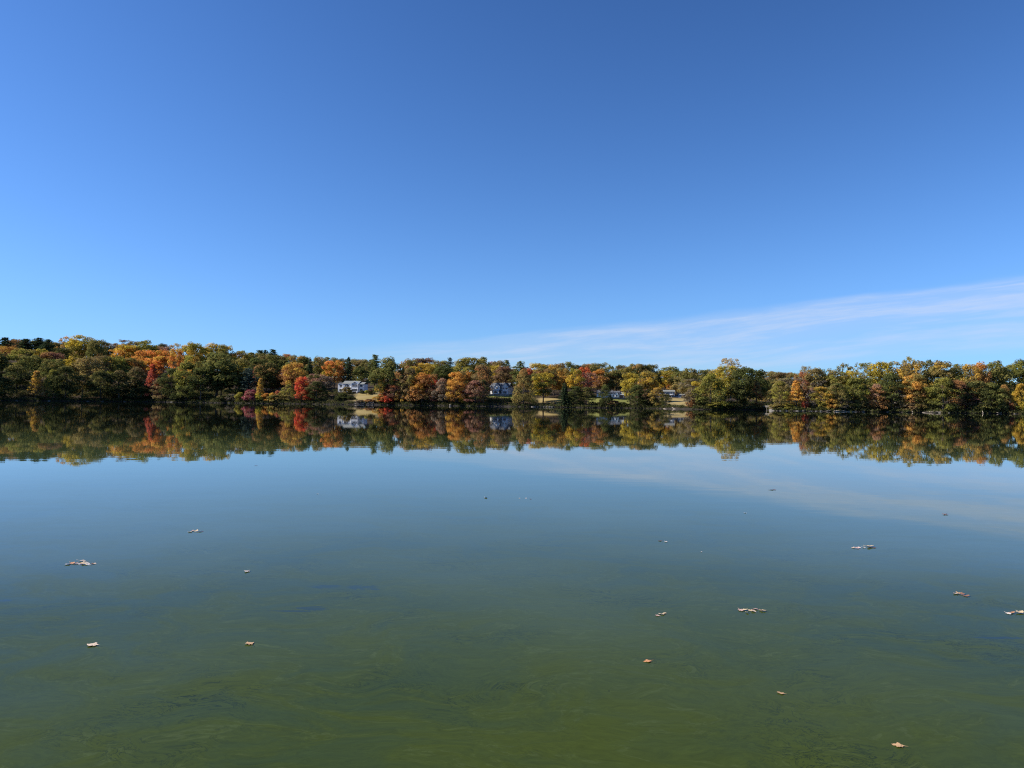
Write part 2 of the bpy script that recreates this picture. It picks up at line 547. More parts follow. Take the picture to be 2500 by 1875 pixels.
# ----------------------------------------------------------------------------
# trees
# ----------------------------------------------------------------------------
def leaf_mesh(name, clumps, rng, leaf, dens, mat, top, flat=0.8, up=0.35):
    """crown of leaf-sized rhombic faces spread over clumps (x, y, z, r)"""
    V, CL, TI, HG = [], [], [], []
    for (cx, cy, cz, r) in clumps:
        n = max(10, int(dens * r * r))
        z = rng.uniform(-0.75, 1.0, n)
        a = rng.uniform(0, 2 * math.pi, n)
        s = np.sqrt(1 - z * z)
        dirs = np.stack([s * np.cos(a), s * np.sin(a), z], 1)
        rad = r * (0.55 + 0.55 * rng.random(n) ** 0.6)
        pos = dirs * rad[:, None]
        pos[:, 2] *= flat
        pos += np.array([cx, cy, cz])
        nr = dirs * 0.85 + rng.normal(0, 0.36, (n, 3)) + np.array([0, 0, up])
        nr /= np.linalg.norm(nr, axis=1)[:, None]
        t = np.cross(nr, rng.normal(0, 1, (n, 3)))
        t /= np.linalg.norm(t, axis=1)[:, None] + 1e-9
        b = np.cross(nr, t)
        sz = leaf * rng.uniform(0.6, 1.25, n)[:, None]
        quad = np.stack([pos - t * sz, pos - b * sz * 0.62, pos + t * sz, pos + b * sz * 0.62], 1)
        V.append(quad.reshape(-1, 3))
        c = rng.random()
        CL.append(np.full(n * 4, c))
        TI.append(np.repeat(0.55 * rng.random(n) + 0.45 * rng.random(), 4))
        HG.append(np.repeat(np.clip(pos[:, 2] / top, 0, 1), 4))
    V = np.concatenate(V)
    me = bpy.data.meshes.new(name)
    nv = len(V)
    me.from_pydata(V.tolist(), [], np.arange(nv).reshape(-1, 4).tolist())
    for nm, arr in (('clump', CL), ('tint', TI), ('hgt', HG)):
        at = me.attributes.new(nm, 'FLOAT', 'POINT')
        at.data.foreach_set('value', np.concatenate(arr).astype(np.float32))
    me.materials.append(mat)
    me.update()
    return me

def trunk_mesh(name, rng, h, r, tips, mat, lean=0.4, fork=0.3):
    mb = MB()
    n = 7
    ph = rng.uniform(0, 6.28)
    def ax(t):
        return Vector((lean * math.sin(ph + 2.2 * t) * t, lean * math.cos(ph + 1.7 * t) * t, h * t))
    mb.tube([ax(i / (n - 1)) + Vector((0, 0, -0.8 if i == 0 else 0)) for i in range(n)],
            [r * 1.25] + [max(0.05, r * (1 - 0.88 * i / (n - 1))) for i in range(1, n)], 7)
    for tip in tips:
        tip = Vector(tip)
        t0 = max(fork, min(0.85, (tip.z / h) - 0.10 - 0.25 * rng.random()))
        a = ax(t0)
        mid = a.lerp(tip, 0.5) + Vector((0, 0, 0.06 * (tip - a).length))
        rr = max(0.05, r * (1 - 0.88 * t0) * 0.6)
        mb.tube([a, mid, tip], [rr, rr * 0.6, 0.035], 5)
    return mb.mesh(name, mat, True)

def profile_clumps(rng, n, h, w, z0, prof, rmin, rmax, inner=0.45):
    out_ = []
    for i in range(n):
        t = rng.random() ** 0.85
        R = prof(t) * w / 2
        a = rng.uniform(0, 6.283)
        k = inner + (1 - inner) * rng.random() ** 0.5
        r = rng.uniform(rmin, rmax)
        rr = max(0.0, R * k - r * 0.45)
        out_.append((rr * math.cos(a), rr * math.sin(a), z0 + (h - z0) * (0.04 + 0.96 * t) - r * 0.5 * t, r))
    out_.append((rng.uniform(-1, 1) * w * 0.08, rng.uniform(-1, 1) * w * 0.08, h - rmax * 0.85, rmax))
    return out_

FORMS = {}
NOM_H, NOM_W = 20.0, 14.0

def add_form(form, crown, trunk, h=NOM_H, w=NOM_W):
    FORMS.setdefault(form, []).append((crown, trunk, h, w))

def egg(lo, pw=0.5):
    return lambda t: math.sqrt(max(0.10, 1 - ((t - 0.42) / (0.64 + 0.3 * lo)) ** 2))

for i in range(4):
    rng = np.random.default_rng(10 + i)
    c = profile_clumps(rng, 62, 20, 14, 5.0 - i * 0.3, egg(0.16 + 0.04 * i, 0.55), 1.1, 2.3)
    add_form('round', leaf_mesh('crown_round', c, rng, 0.40, 26, M['leaf'], 20),
             trunk_mesh('trunk_round', rng, 17, 0.38, [c[k][:3] for k in range(0, 60, 5)], M['bark']))
for i in range(3):
    rng = np.random.default_rng(30 + i)
    pr = lambda t, i=i: (0.72 + 0.34 * math.sin(2.6 * t + 0.4 * i)) * math.sqrt(max(0.05, 1 - max(0, t - 0.35) ** 2 / 0.46))
    c = profile_clumps(rng, 78, 20, 14, 0.9, pr, 1.1, 2.2)
    add_form('skirt', leaf_mesh('crown_skirt', c, rng, 0.38, 24, M['leaf'], 20),
             trunk_mesh('trunk_skirt', rng, 16, 0.40, [c[k][:3] for k in range(0, 70, 6)], M['bark'], fork=0.1))
for i in range(3):
    rng = np.random.default_rng(50 + i)
    c = []
    for k in range(4):                       # several rounded heads
        a = 1.57 * k + rng.uniform(-0.5, 0.5)
        ox, oy, oz = 3.4 * math.cos(a), 3.4 * math.sin(a), rng.uniform(-4.5, 0)
        for cc in profile_clumps(rng, 17, 19.5 + oz, 8.5, 6.5 + oz * 0.5, egg(0.2, 0.5), 1.0, 1.9):
            c.append((cc[0] + ox, cc[1] + oy, cc[2], cc[3]))
    c += profile_clumps(rng, 18, 20, 7.5, 10, egg(0.3, 0.5), 1.0, 1.8)
    add_form('heads', leaf_mesh('crown_heads', c, rng, 0.38, 25, M['leaf'], 20),
             trunk_mesh('trunk_heads', rng, 16, 0.42, [c[k][:3] for k in range(0, len(c) - 1, 6)], M['bark']))
for i in range(2):
    rng = np.random.default_rng(70 + i)
    c = profile_clumps(rng, 66, 20, 14, 4.0, egg(0.2, 0.5), 0.7, 1.5, 0.3)
    add_form('airy', leaf_mesh('crown_airy', c, rng, 0.33, 24, M['leaf'], 20, 0.65),
             trunk_mesh('trunk_airy', rng, 18.5, 0.34, [x[:3] for x in c[::2]], M['bark'], 0.9))
for i in range(2):
    rng = np.random.default_rng(80 + i)
    c = profile_clumps(rng, 120, 20, 14, 9.0, egg(0.22, 0.5), 0.55, 1.15, 0.15)
    add_form('sparse', leaf_mesh('crown_sparse', c, rng, 0.30, 22, M['leaf'], 20, 0.7),
             trunk_mesh('trunk_sparse', rng, 18.5, 0.36, [x[:3] for x in c[::2]], M['pale_bark'], 0.7))
for i in range(2):
    rng = np.random.default_rng(90 + i)
    pr = lambda t: 1.0 - 0.86 * t if t > 0.12 else 0.75 + t
    c = profile_clumps(rng, 74, 20, 14, 1.2, pr, 0.9, 1.7)
    add_form('cone', leaf_mesh('crown_cone', c, rng, 0.40, 30, M['leaf'], 20, 0.6),
             trunk_mesh('trunk_cone', rng, 18, 0.34, [c[k][:3] for k in range(0, 70, 8)], M['bark'], fork=0.1))
for i in range(3):
    rng = np.random.default_rng(110 + i)
    c = profile_clumps(rng, 40, 4.0, 5.0, 0.25, lambda t: 0.8 + 0.3 * math.sin(2.8 * t) - 0.55 * t * t, 0.45, 0.85)
    mb = MB()
    for k in range(5):
        a = 1.256 * k
        mb.tube([(0.1 * math.cos(a), 0.1 * math.sin(a), -0.3), (0.5 * math.cos(a), 0.5 * math.sin(a), 1.4), (1.1 * math.cos(a), 1.1 * math.sin(a), 2.9)], [0.07, 0.05, 0.02], 5)
    add_form('shrub', leaf_mesh('crown_shrub', c, rng, 0.26, 85, M['leaf'], 4.0), mb.mesh('stems_shrub', M['bark'], True), 4.0, 5.0)

def conifer(form, seed, h, w, z0, step, dens, droop, jitter, mat, leaf, flat):
    rng = np.random.default_rng(seed)
    cl, mb = [], MB()
    mb.tube([(0, 0, -0.8), (0, 0, h * 0.5), (0, 0, h * 0.98)], [0.36, 0.24, 0.03], 7)
    z = z0
    while z < h - 0.3:
        t = (z - z0) / (h - z0)
        if form == 'pine':
            L = w / 2 * (0.55 + 0.45 * math.sin(2.4 * t + 0.5)) * (1 - 0.72 * t ** 2.2)
        else:
            L = w / 2 * (1 - t) ** 0.85 + 0.15
        nb = int(rng.integers(4, 6)) if form == 'pine' else 7
        a0 = rng.uniform(0, 6.28)
        for k in range(nb):
            a = a0 + 6.283 * k / nb + rng.uniform(-0.3, 0.3)
            l = L * rng.uniform(1 - jitter, 1.0 + jitter * 0.4)
            dz = (-droop if form != 'pine' else 0.18) * l
            tip = Vector((l * math.cos(a), l * math.sin(a), z + dz))
            mb.tube([(0, 0, z), tuple(Vector((0, 0, z)).lerp(tip, 0.55) + Vector((0, 0, 0.05 * l))), tuple(tip)], [0.07, 0.05, 0.02], 4)
            m_ = max(1, int(round(l / 0.85)))
            for j in range(m_):
                s = (j + 0.7) / m_
                p = Vector((0, 0, z)).lerp(tip, s)
                cl.append((p.x, p.y, p.z + (0.15 if form == 'pine' else -0.1), rng.uniform(0.45, 0.75) * (0.75 + 0.35 * (1 - s)) * (1.45 if form == 'pine' else 1.0)))
        z += step * rng.uniform(0.75, 1.25)
    cl.append((0, 0, h - 0.25, 0.3))
    add_form(form, leaf_mesh('crown_' + form, cl, rng, leaf, dens, mat, h, flat, 0.6), mb.mesh('trunk_' + form, M['bark'], True), h, w)

conifer('pine', 201, 22.0, 9.5, 4.5, 0.95, 26, 0.0, 0.5, M['needle'], 0.36, 0.62)
conifer('pine', 202, 22.0, 9.5, 6.0, 1.05, 26, 0.0, 0.6, M['needle'], 0.36, 0.62)
conifer('spruce', 211, 20.0, 8.0, 0.8, 0.75, 22, 0.22, 0.18, M['needle'], 0.32, 0.7)
conifer('spruce', 212, 20.0, 8.0, 0.8, 0.85, 22, 0.28, 0.25, M['needle'], 0.32, 0.7)

PAL = {
    'dkgreen': ((0.062, 0.068, 0.024), 'dark green'), 'green': ((0.112, 0.118, 0.034), 'green'),
    'olive': ((0.200, 0.160, 0.052), 'olive'), 'ygreen': ((0.230, 0.200, 0.042), 'yellow-green'),
    'yellow': ((0.430, 0.300, 0.045), 'yellow'), 'gold': ((0.450, 0.260, 0.055), 'golden'),
    'orange': ((0.470, 0.200, 0.050), 'orange'), 'rust': ((0.300, 0.160, 0.058), 'rust-coloured'),
    'scarlet': ((0.480, 0.100, 0.045), 'scarlet'), 'red': ((0.340, 0.110, 0.060), 'red'),
    'maroon': ((0.190, 0.095, 0.062), 'maroon'), 'pink': ((0.320, 0.175, 0.115), 'dusky pink'),
    'brown': ((0.200, 0.140, 0.064), 'brown'), 'tan': ((0.300, 0.205, 0.085), 'tan'),
    'pale': ((0.420, 0.330, 0.170), 'pale straw'), 'pine': ((0.040, 0.058, 0.026), 'dark green'),
    'blue': ((0.060, 0.082, 0.062), 'blue-green'), 'grey': ((0.165, 0.135, 0.095), 'grey-brown'),
    'magenta': ((0.250, 0.075, 0.075), 'magenta'), 'lime': ((0.260, 0.250, 0.050), 'lime green')}
ROWD = {'F': 4, 'G': 17, 'M': 42, 'N': 68, 'B': 105, 'C': 140, 'R': 200, 'Q': 300}
ROWP = {'F': "at the water's edge", 'G': 'just behind the shore', 'M': 'on the lower slope', 'N': 'on the lower slope',
        'B': 'high on the slope', 'C': 'high on the slope', 'R': 'on the ridge line', 'Q': 'on the far ridge'}
FORMN = {'round': ('broadleaf_tree', 'round tree'), 'skirt': ('broadleaf_tree', 'low-skirted tree'),
         'heads': ('broadleaf_tree', 'many-headed tree'), 'airy': ('broadleaf_tree', 'thin-crowned tree'),
         'sparse': ('broadleaf_tree', 'half-bare tree'), 'cone': ('broadleaf_tree', 'cone-shaped tree'),
         'pine': ('pine_tree', 'pine'), 'spruce': ('spruce_tree', 'spruce'), 'shrub': ('shrub', 'shrub')}
SECT = [(60, 'at the far left edge'), (140, 'by the small golden shore tree'), (240, 'well left of the scarlet cone tree'),
        (330, 'left of the scarlet cone tree'), (430, 'around the scarlet cone tree'), (560, 'right of the scarlet cone tree'),
        (680, 'around the magenta shrub'), (815, 'left of the arched-window house'), (905, 'behind the arched-window house'),
        (1010, 'right of the arched-window house'), (1110, 'midway between the two white houses'),
        (1190, 'left of the twin-gabled house'), (1250, 'behind the twin-gabled house'), (1325, 'right of the twin-gabled house'),
        (1440, 'around the sunlit lawn strip'), (1545, 'around the half-hidden white cottage'), (1615, 'left of the grey house'),
        (1690, 'around the grey house'), (1760, 'left of the tallest half-bare tree'), (1810, 'below the tallest half-bare tree'),
        (1893, 'left of the stone footbridge'), (1965, 'just right of the stone footbridge'), (2120, 'above the big pale log'),
        (2240, 'left of the fallen branches'), (2380, 'above the fallen branches'), (9999, 'at the far right edge')]

def section(px):
    for x, s in SECT:
        if px < x:
            return s

# x, top y, width (photo px), row, form, colour, accent, accent amount
TREES = """
8 824 42 C pine pine pine 0
30 827 30 R pine pine pine 0
60 827 46 C pine pine pine 0
90 824 50 C pine pine pine 0
114 829 44 C pine pine pine 0
40 829 46 R round rust brown .4
20 832 50 R round olive dkgreen .4
74 830 54 R round dkgreen olive .4
104 832 50 R round olive dkgreen .5
215 832 60 R round olive ygreen .4
165 836 50 R round dkgreen olive .4
132 835 36 R round olive gold .3
156 821 36 C airy gold tan .5
190 816 62 B heads ygreen yellow .55
232 828 40 B round green olive .5
246 833 40 R round dkgreen brown .3
270 838 56 R round rust brown .5
300 829 32 R airy maroon brown .3
303 841 60 B round gold yellow .5
322 833 40 R round olive brown .3
16 846 46 B round rust gold .5
50 850 62 N heads olive ygreen .6
98 852 32 N round yellow ygreen .4
124 859 54 N round maroon rust .5
150 850 44 B round dkgreen olive .3
15 866 56 M round dkgreen ygreen .35
82 866 52 M heads green olive .3
132 877 58 M round olive green .5
175 868 52 M heads olive yellow .5
215 870 58 G heads olive tan .5
250 867 38 M round brown olive .5
288 869 62 M heads green ygreen .4
322 874 46 M round rust green .5
40 893 56 G round dkgreen olive .35
160 893 54 F skirt dkgreen olive .3
245 905 52 F skirt dkgreen olive .4
290 905 56 F skirt dkgreen brown .3
130 902 30 F skirt green ygreen .5
88 904 36 F cone tan gold .7
-15 860 60 M round dkgreen olive .4
-20 905 50 F skirt dkgreen olive .3
10 920 46 F skirt dkgreen brown .3
200 915 44 F skirt olive dkgreen .5
352 829 60 B heads green ygreen .7
392 838 30 R round dkgreen maroon .3
398 846 40 C round pink brown .5
352 855 54 N round gold orange .6
392 853 58 N heads orange gold .55
428 853 32 N round orange gold .3
432 838 44 C airy tan pale .5
465 835 46 B round yellow ygreen .5
518 837 62 B heads yellow ygreen .6
548 843 34 B round yellow green .4
500 852 40 B round olive ygreen .4
466 868 42 M round gold ygreen .4
528 856 84 G heads green olive .3
455 884 58 F skirt green ygreen .65
372 887 40 F cone red scarlet .6
332 897 52 F skirt dkgreen brown .5
418 899 50 F skirt dkgreen green .5
345 930 40 F skirt dkgreen brown .3
440 925 50 F skirt dkgreen olive .4
395 925 44 F skirt brown dkgreen .5
490 900 56 F skirt dkgreen green .4
575 861 28 C round maroon red .4
590 856 36 C round yellow ygreen .5
582 876 56 M round ygreen olive .5
612 860 30 R pine pine pine 0
620 862 50 R round green olive .4
650 862 50 R round dkgreen olive .4
632 855 36 R pine pine pine 0
645 854 36 R pine pine pine 0
664 853 32 R pine pine pine 0
560 887 60 M round dkgreen green .3
540 905 56 G round dkgreen olive .3
606 898 46 G pine blue blue 0
632 893 26 M round red pink .5
575 915 50 G round dkgreen green .3
635 922 24 F cone tan gold .8
650 885 50 M round dkgreen rust .35
630 875 50 N round dkgreen green .4
678 866 50 C heads green olive .4
700 865 44 R round red rust .5
726 867 54 N round green rust .3
742 872 34 R round rust orange .5
648 868 44 C round olive brown .4
755 872 30 M spruce pine pine 0
778 870 46 N heads green tan .45
806 873 44 R round green olive .4
830 875 40 R round dkgreen brown .5
850 871 34 N spruce pine pine 0
870 876 44 R round brown olive .5
885 880 40 R round olive brown .5
897 878 34 R round dkgreen olive .5
880 893 50 B heads green dkgreen .4
914 866 36 N pine green green 0
815 879 48 N round orange gold .45
716 884 48 M round rust gold .6
700 903 62 M round rust red .55
660 905 50 M round dkgreen green .3
678 915 40 M round maroon red .5
736 919 28 F round scarlet orange .3
742 940 36 F skirt scarlet red .4
768 912 50 G heads pink green .5
788 918 48 G round grey pink .4
772 930 74 F skirt dkgreen brown .35
797 905 26 N round yellow ygreen .5
706 938 46 F skirt olive ygreen .5
688 955 46 F skirt olive green .5
946 871 62 F heads green olive .35
934 916 28 F skirt ygreen gold .6
996 876 50 M round rust olive .55
1000 898 50 F skirt brown olive .5
1022 874 36 R round maroon brown .5
1046 875 40 R round brown maroon .5
1036 887 52 M round yellow gold .4
1012 893 30 M round yellow ygreen .5
1072 880 50 C round olive ygreen .4
1097 872 22 R pine pine pine 0
1084 889 56 M heads dkgreen green .4
1122 882 40 C round green olive .5
1150 871 80 M heads ygreen olive .5
1178 873 40 C round olive green .5
1204 882 28 R round red maroon .4
1178 890 40 G round rust brown .5
1216 881 40 C round olive brown .4
1236 879 28 C pine green green 0
1206 893 50 B round tan yellow .6
1226 893 40 B round brown maroon .5
1246 900 44 B round olive brown .5
1030 911 62 F skirt rust orange .5
1052 914 36 G round scarlet rust .5
1018 918 34 F round orange gold .5
962 924 50 F skirt maroon red .45
940 950 30 F skirt rust scarlet .6
1080 924 42 F skirt grey pink .4
1112 908 50 F skirt gold orange .4
1134 905 44 G round olive orange .5
1160 929 56 F skirt maroon pink .6
1118 938 46 F skirt rust maroon .5
1180 927 28 F skirt brown dkgreen .5
1058 940 50 F skirt maroon brown .4
1270 881 44 N pine green green 0
1288 897 36 B round scarlet red .5
1310 887 50 B round olive yellow .5
1332 890 34 C round maroon brown .4
1278 903 48 F skirt olive rust .45
1326 908 52 G round green yellow .55
1330 899 54 M round rust olive .5
1352 916 52 N round olive brown .4
1305 914 46 N round olive green .4
1415 922 46 N round brown olive .4
1352 889 40 C round olive gold .5
1366 887 36 C round rust brown .5
1388 884 34 C round green olive .4
1410 890 34 C round dkgreen olive .4
1376 898 42 M round gold olive .5
1404 900 34 M round yellow ygreen .5
1384 913 70 N heads olive gold .5
1378 934 32 F spruce pine pine 0
1426 897 34 B round red scarlet .5
1436 909 46 M airy pink maroon .5
1440 887 40 R round rust olive .5
1458 886 42 C round dkgreen olive .5
1480 884 26 C airy green pale .4
1464 903 40 B round rust orange .5
1490 893 56 B heads olive green .4
1476 915 52 B round olive green .5
1505 912 50 B round brown olive .5
1520 891 40 R round brown green .4
1540 908 44 G heads ygreen yellow .6
1536 896 46 C round ygreen olive .5
1552 889 46 R round green olive .5
1404 943 52 F skirt dkgreen green .4
1432 946 44 F skirt dkgreen olive .4
1478 940 30 F skirt dkgreen green .4
1566 888 44 C round dkgreen rust .4
1590 889 40 C round dkgreen olive .5
1580 906 44 M round yellow olive .5
1582 923 40 M round pink rust .5
1562 925 40 M round olive pink .4
1622 904 48 R round yellow ygreen .5
1642 894 58 R heads ygreen green .5
1662 906 50 R round olive green .5
1684 900 44 C round green olive .5
1702 907 46 R round rust olive .5
1722 902 44 R round green olive .4
1612 922 50 R round green grey .4
1664 922 52 R round grey brown .5
1640 938 40 R round orange tan .5
1684 925 46 B round olive grey .5
1604 946 34 F skirt olive gold .55
1578 950 44 F skirt dkgreen maroon .4
1556 940 44 F skirt dkgreen green .3
1626 962 26 F skirt dkgreen brown .3
1690 948 40 F skirt grey brown .5
1704 932 40 G round olive yellow .5
1735 914 78 F skirt green ygreen .6
1776 894 62 G round yellow ygreen .5
1783 874 54 M sparse pale tan .4
1816 895 56 F round dkgreen green .4
1846 902 46 G round green dkgreen .4
1848 928 34 F cone rust tan .5
1800 935 60 F skirt dkgreen green .45
1860 922 44 M heads dkgreen green .4
1745 903 44 M round olive yellow .4
1872 907 44 Q round olive brown .4
1895 907 44 Q round brown olive .4
1918 909 44 Q round olive rust .4
1940 912 44 Q round brown olive .4
1958 912 40 Q round rust olive .4
1885 925 50 C round dkgreen olive .4
1925 922 50 B round grey olive .4
1904 930 44 F skirt olive ygreen .65
1944 928 44 F cone gold orange .35
1964 909 30 G round rust red .4
1955 923 34 G airy pink grey .5
1970 893 36 M sparse olive tan .4
1992 897 50 G heads olive brown .4
2014 899 40 M airy olive green .4
2002 927 46 G airy grey brown .4
1982 948 30 F skirt grey pink .4
2004 944 46 F skirt ygreen gold .5
2058 887 48 M airy olive green .4
2034 903 54 G heads olive ygreen .4
2078 903 62 G heads ygreen yellow .5
2108 884 46 M airy olive ygreen .4
2150 881 56 G heads ygreen yellow .5
2130 890 46 M airy olive ygreen .4
2086 923 56 F skirt green ygreen .5
2140 938 44 F skirt rust pink .5
2112 925 46 G round olive green .4
2042 935 46 F skirt olive green .5
2176 912 54 F skirt dkgreen green .4
2062 958 40 F skirt grey green .4
2100 962 34 F skirt olive brown .5
2186 881 44 M airy green pale .4
2222 870 36 M airy ygreen yellow .5
2214 884 58 G heads olive gold .5
2246 879 48 M airy olive brown .4
2266 877 52 G heads olive green .4
2292 879 54 G heads olive gold .4
2320 888 46 M airy olive ygreen .4
2232 912 48 F round gold olive .5
2230 930 44 F skirt rust olive .5
2346 888 40 M sparse olive green .4
2330 896 52 G heads green olive .4
2372 889 44 G round olive gold .5
2394 886 36 G round rust orange .5
2430 879 62 G heads green olive .4
2414 889 36 M airy olive green .4
2492 876 46 G heads green ygreen .4
2466 891 46 M round green olive .4
2338 927 40 F round rust maroon .5
2358 938 40 F skirt maroon dkgreen .5
2302 922 64 F skirt green ygreen .65
2420 935 54 F skirt green olive .4
2452 940 38 F skirt olive rust .4
2494 936 32 F skirt yellow gold .4
2200 950 44 F skirt grey dkgreen .4
2242 955 44 F skirt olive green .4
2384 930 50 F skirt dkgreen olive .3
2366 958 36 F skirt maroon dkgreen .4
2530 890 60 G heads green olive .4
2530 935 50 F skirt green olive .4
2260 925 50 G round olive green .4
2170 945 50 G round dkgreen olive .3
2020 918 50 M round olive brown .4
"""
# shrubs: x, top y, width, d, colour, accent, mix
SHRUBS = """
585 958 20 3 ygreen lime .5
612 952 32 3 magenta pink .4
634 958 24 3 lime yellow .5
650 960 20 3 gold orange .6
664 959 22 3 gold yellow .5
680 954 20 6 red rust .4
672 964 34 2 olive green .4
565 962 26 3 grey dkgreen .4
545 964 28 3 dkgreen brown .4
847 945 24 38 olive brown .5
836 960 26 14 dkgreen green .4
856 968 22 11 dkgreen green .3
828 966 30 8 dkgreen green .4
884 954 14 43 dkgreen green .3
904 950 20 40 dkgreen maroon .4
902 974 24 3 rust grey .5
922 968 28 4 rust gold .5
942 960 30 3 scarlet rust .5
880 978 22 2 grey rust .5
980 950 30 5 gold tan .4
948 965 24 2 scarlet red .4
1131 960 20 4 yellow tan .4
1254 972 20 10 dkgreen green .4
1600 972 26 5 dkgreen olive .4
1690 975 26 4 rust grey .5
1500 978 26 5 maroon dkgreen .3
1520 982 30 4 dkgreen olive .3
1465 983 26 4 dkgreen brown .3
1485 970 24 14 dkgreen green .3
2466 983 28 3 red rust .4
2492 981 24 3 lime green .4
2440 975 30 3 olive green .4
1967 972 15 2 scarlet pink .5
2090 975 34 3 olive brown .4
2030 972 34 3 gold olive .4
2055 985 26 2 grey dkgreen .3
2220 985 34 2 brown grey .4
2145 985 26 2 rust pink .4
2395 985 34 2 dkgreen olive .4
1900 985 34 3 olive ygreen .4
1925 985 30 3 ygreen yellow .4
1770 985 40 2 green ygreen .4
1745 982 36 2 ygreen green .4
"""

# (heights come from the skyline and the ground each tree stands on)
labelled = []     # (object, base label, px) for the labels that single each one out
rnd = random.Random(5)

def set_foliage(o, A, B, mix):
    a = PAL[A][0]; b = PAL[B][0]
    k = rnd.uniform(0.88, 1.12) * 1.36
    b = [c * 1.30 for c in b]
    o.color = (a[0] * k, a[1] * k, a[2] * k, 1)
    o['accent'] = [b[0], b[1], b[2], 1.0]
    o['accent_mix'] = float(mix)

pick = {}
def place_tree(px, top, wpx, d, form, A, B, mix, base, group, cat):
    g = gp(px, d)
    Yd = g.y
    ztop = CAMZ + ray(px, top).z * Yd
    h = max(2.0, ztop - g.z)
    wid = wpx * Yd / F
    if cat == 'tree': wid = min(wid, 0.84 * h)
    i = pick.get(form, 0); pick[form] = i + 1
    crown, trunk, nh, nw = FORMS[form][i % len(FORMS[form])]
    root = empty(FORMN[form][0], g, rnd.uniform(0, 6.283))
    sx = wid / nw * 1.27
    root.scale = (sx, sx * rnd.uniform(0.92, 1.1), h / nh)
    link('trunk' if cat == 'tree' else 'stems', trunk, root)
    c = link('crown' if cat == 'tree' else 'foliage', crown, root)
    set_foliage(c, A, B, mix)
    tag(root, None, cat, group)
    labelled.append((root, base, px))
    return root, h

HEIGHTS = []
def colour_phrase(A, B, mix):
    a, b = PAL[A][1], PAL[B][1]
    return a if (a == b or mix < 0.45) else '%s and %s' % (a, b)

for line in TREES.strip().splitlines():
    p = line.split()
    px, top, wpx = float(p[0]), float(p[1]), float(p[2])
    row, form, A, B, mix = p[3], p[4], p[5], p[6], float(p[7])
    d = ROWD[row] * (1 + 0.12 * math.sin(px * 1.7)) 
    base = '%s %s %s %s' % (colour_phrase(A, B, mix), FORMN[form][1], ROWP[row], section(px))
    if len(base.split()) > 14: base = base.replace(' and ', '-')
    o, h = place_tree(px, top, wpx, d, form, A, B, mix, base, 'autumn trees along the far shore', 'tree')
    HEIGHTS.append((h, line))
for line in SHRUBS.strip().splitlines():
    p = line.split()
    px, top, wpx, d = [float(v) for v in p[:4]]
    base = '%s shrub %s %s' % (colour_phrase(p[4], p[5], float(p[6])), 'on the bank' if d < 9 else 'beside the lawn', section(px))
    o, h = place_tree(px, top, wpx, d, 'shrub', p[4], p[5], float(p[6]), base, 'shrubs along the far bank', 'shrub')
    HEIGHTS.append((h, 'shrub ' + line))
# a clipped ball-headed tree on the lawn
rng = np.random.default_rng(400)
ball = leaf_mesh('crown_ball', [(0, 0, 2.1, 1.0)] + [(0.75 * math.cos(a), 0.75 * math.sin(a), 2.1 + 0.3 * math.sin(3 * a), 0.55) for a in np.arange(0, 6.2, 0.8)] + [(0, 0, 2.7, 0.5)], rng, 0.16, 330, M['leaf'], 3.0)
mb = MB().tube([(0, 0, -0.3), (0.03, 0, 0.8), (0, 0.02, 1.7)], [0.12, 0.09, 0.06], 7)
g = gp(894.5, 36)
rt = empty('clipped_tree', g)
rt.scale = (1.15, 1.15, 1.08)
mb.build('trunk', M['bark'], rt, True)
c = link('crown', ball, rt); set_foliage(c, 'lime', 'green', 0.2)
tag(rt, 'small lime green ball-headed tree on the lawn before the arched-window house', 'tree')

# ---- masses nobody could count: undergrowth on the bank and the far woods
def mass(name, blobs, leaf, dens, label, colours, group_mat):
    rng = np.random.default_rng(77)
    me = leaf_mesh(name, blobs, rng, leaf, dens, group_mat, 40.0)
    o = link(name, me)
    set_foliage(o, colours[0], colours[1], 0.55)
    return tag(o, label, 'woods', kind='stuff')

rs = random.Random(12)
bl = []
for px in np.arange(-120, 2640, 7.0):
    z = lawn_at(px, 20)[0]
    for k in range(3 if z > 0 else (14 if px < 560 else 9)):
        d = rs.uniform(0.8, 5) if k < 3 else rs.uniform(4, 60)
        if z > 0 and 860 < px < 935 and k > 1: continue
        g = gp(px + rs.uniform(-4, 4), d)
        if lawn_at(px, d)[0] > 0.1: continue
        r = rs.uniform(0.5, 1.3) if d < 5 else rs.uniform(1.0, 2.4)
        bl.append((g.x, g.y, g.z + r * rs.uniform(0.2, 0.7), r))
for px in np.arange(-120, 2640, 5.0):
    if 858 < px < 930 or 1190 < px < 1250 or 1620 < px < 1690:
        continue
    for k in range(3):
        g = gp(px + rs.uniform(-3, 3), rs.uniform(-0.9, 1.6))
        r = rs.uniform(0.4, 0.9)
        bl.append((g.x, g.y, max(g.z, 0) + r * rs.uniform(0.5, 1.5), r))
mass('undergrowth', bl, 0.30, 22, 'dark tangled undergrowth along the far bank', ('dkgreen', 'brown'), M['leaf'])
bl = []
for k in range(1500):
    px = rs.uniform(-500, 3000)
    d = rs.uniform(150, 420)
    if px > 1700: d = rs.uniform(70, 420)
    g = gp(px, d)
    h = rs.uniform(8, 15)
    for j in range(3):
        bl.append((g.x + rs.uniform(-4, 4), g.y + rs.uniform(-4, 4), g.z + h * rs.uniform(0.25, 0.95), rs.uniform(2.2, 4.0)))
mass('distant_woods', bl, 0.85, 4.5, 'far wood in muted autumn browns behind the nearer trees', ('olive', 'rust'), M['leaf'])

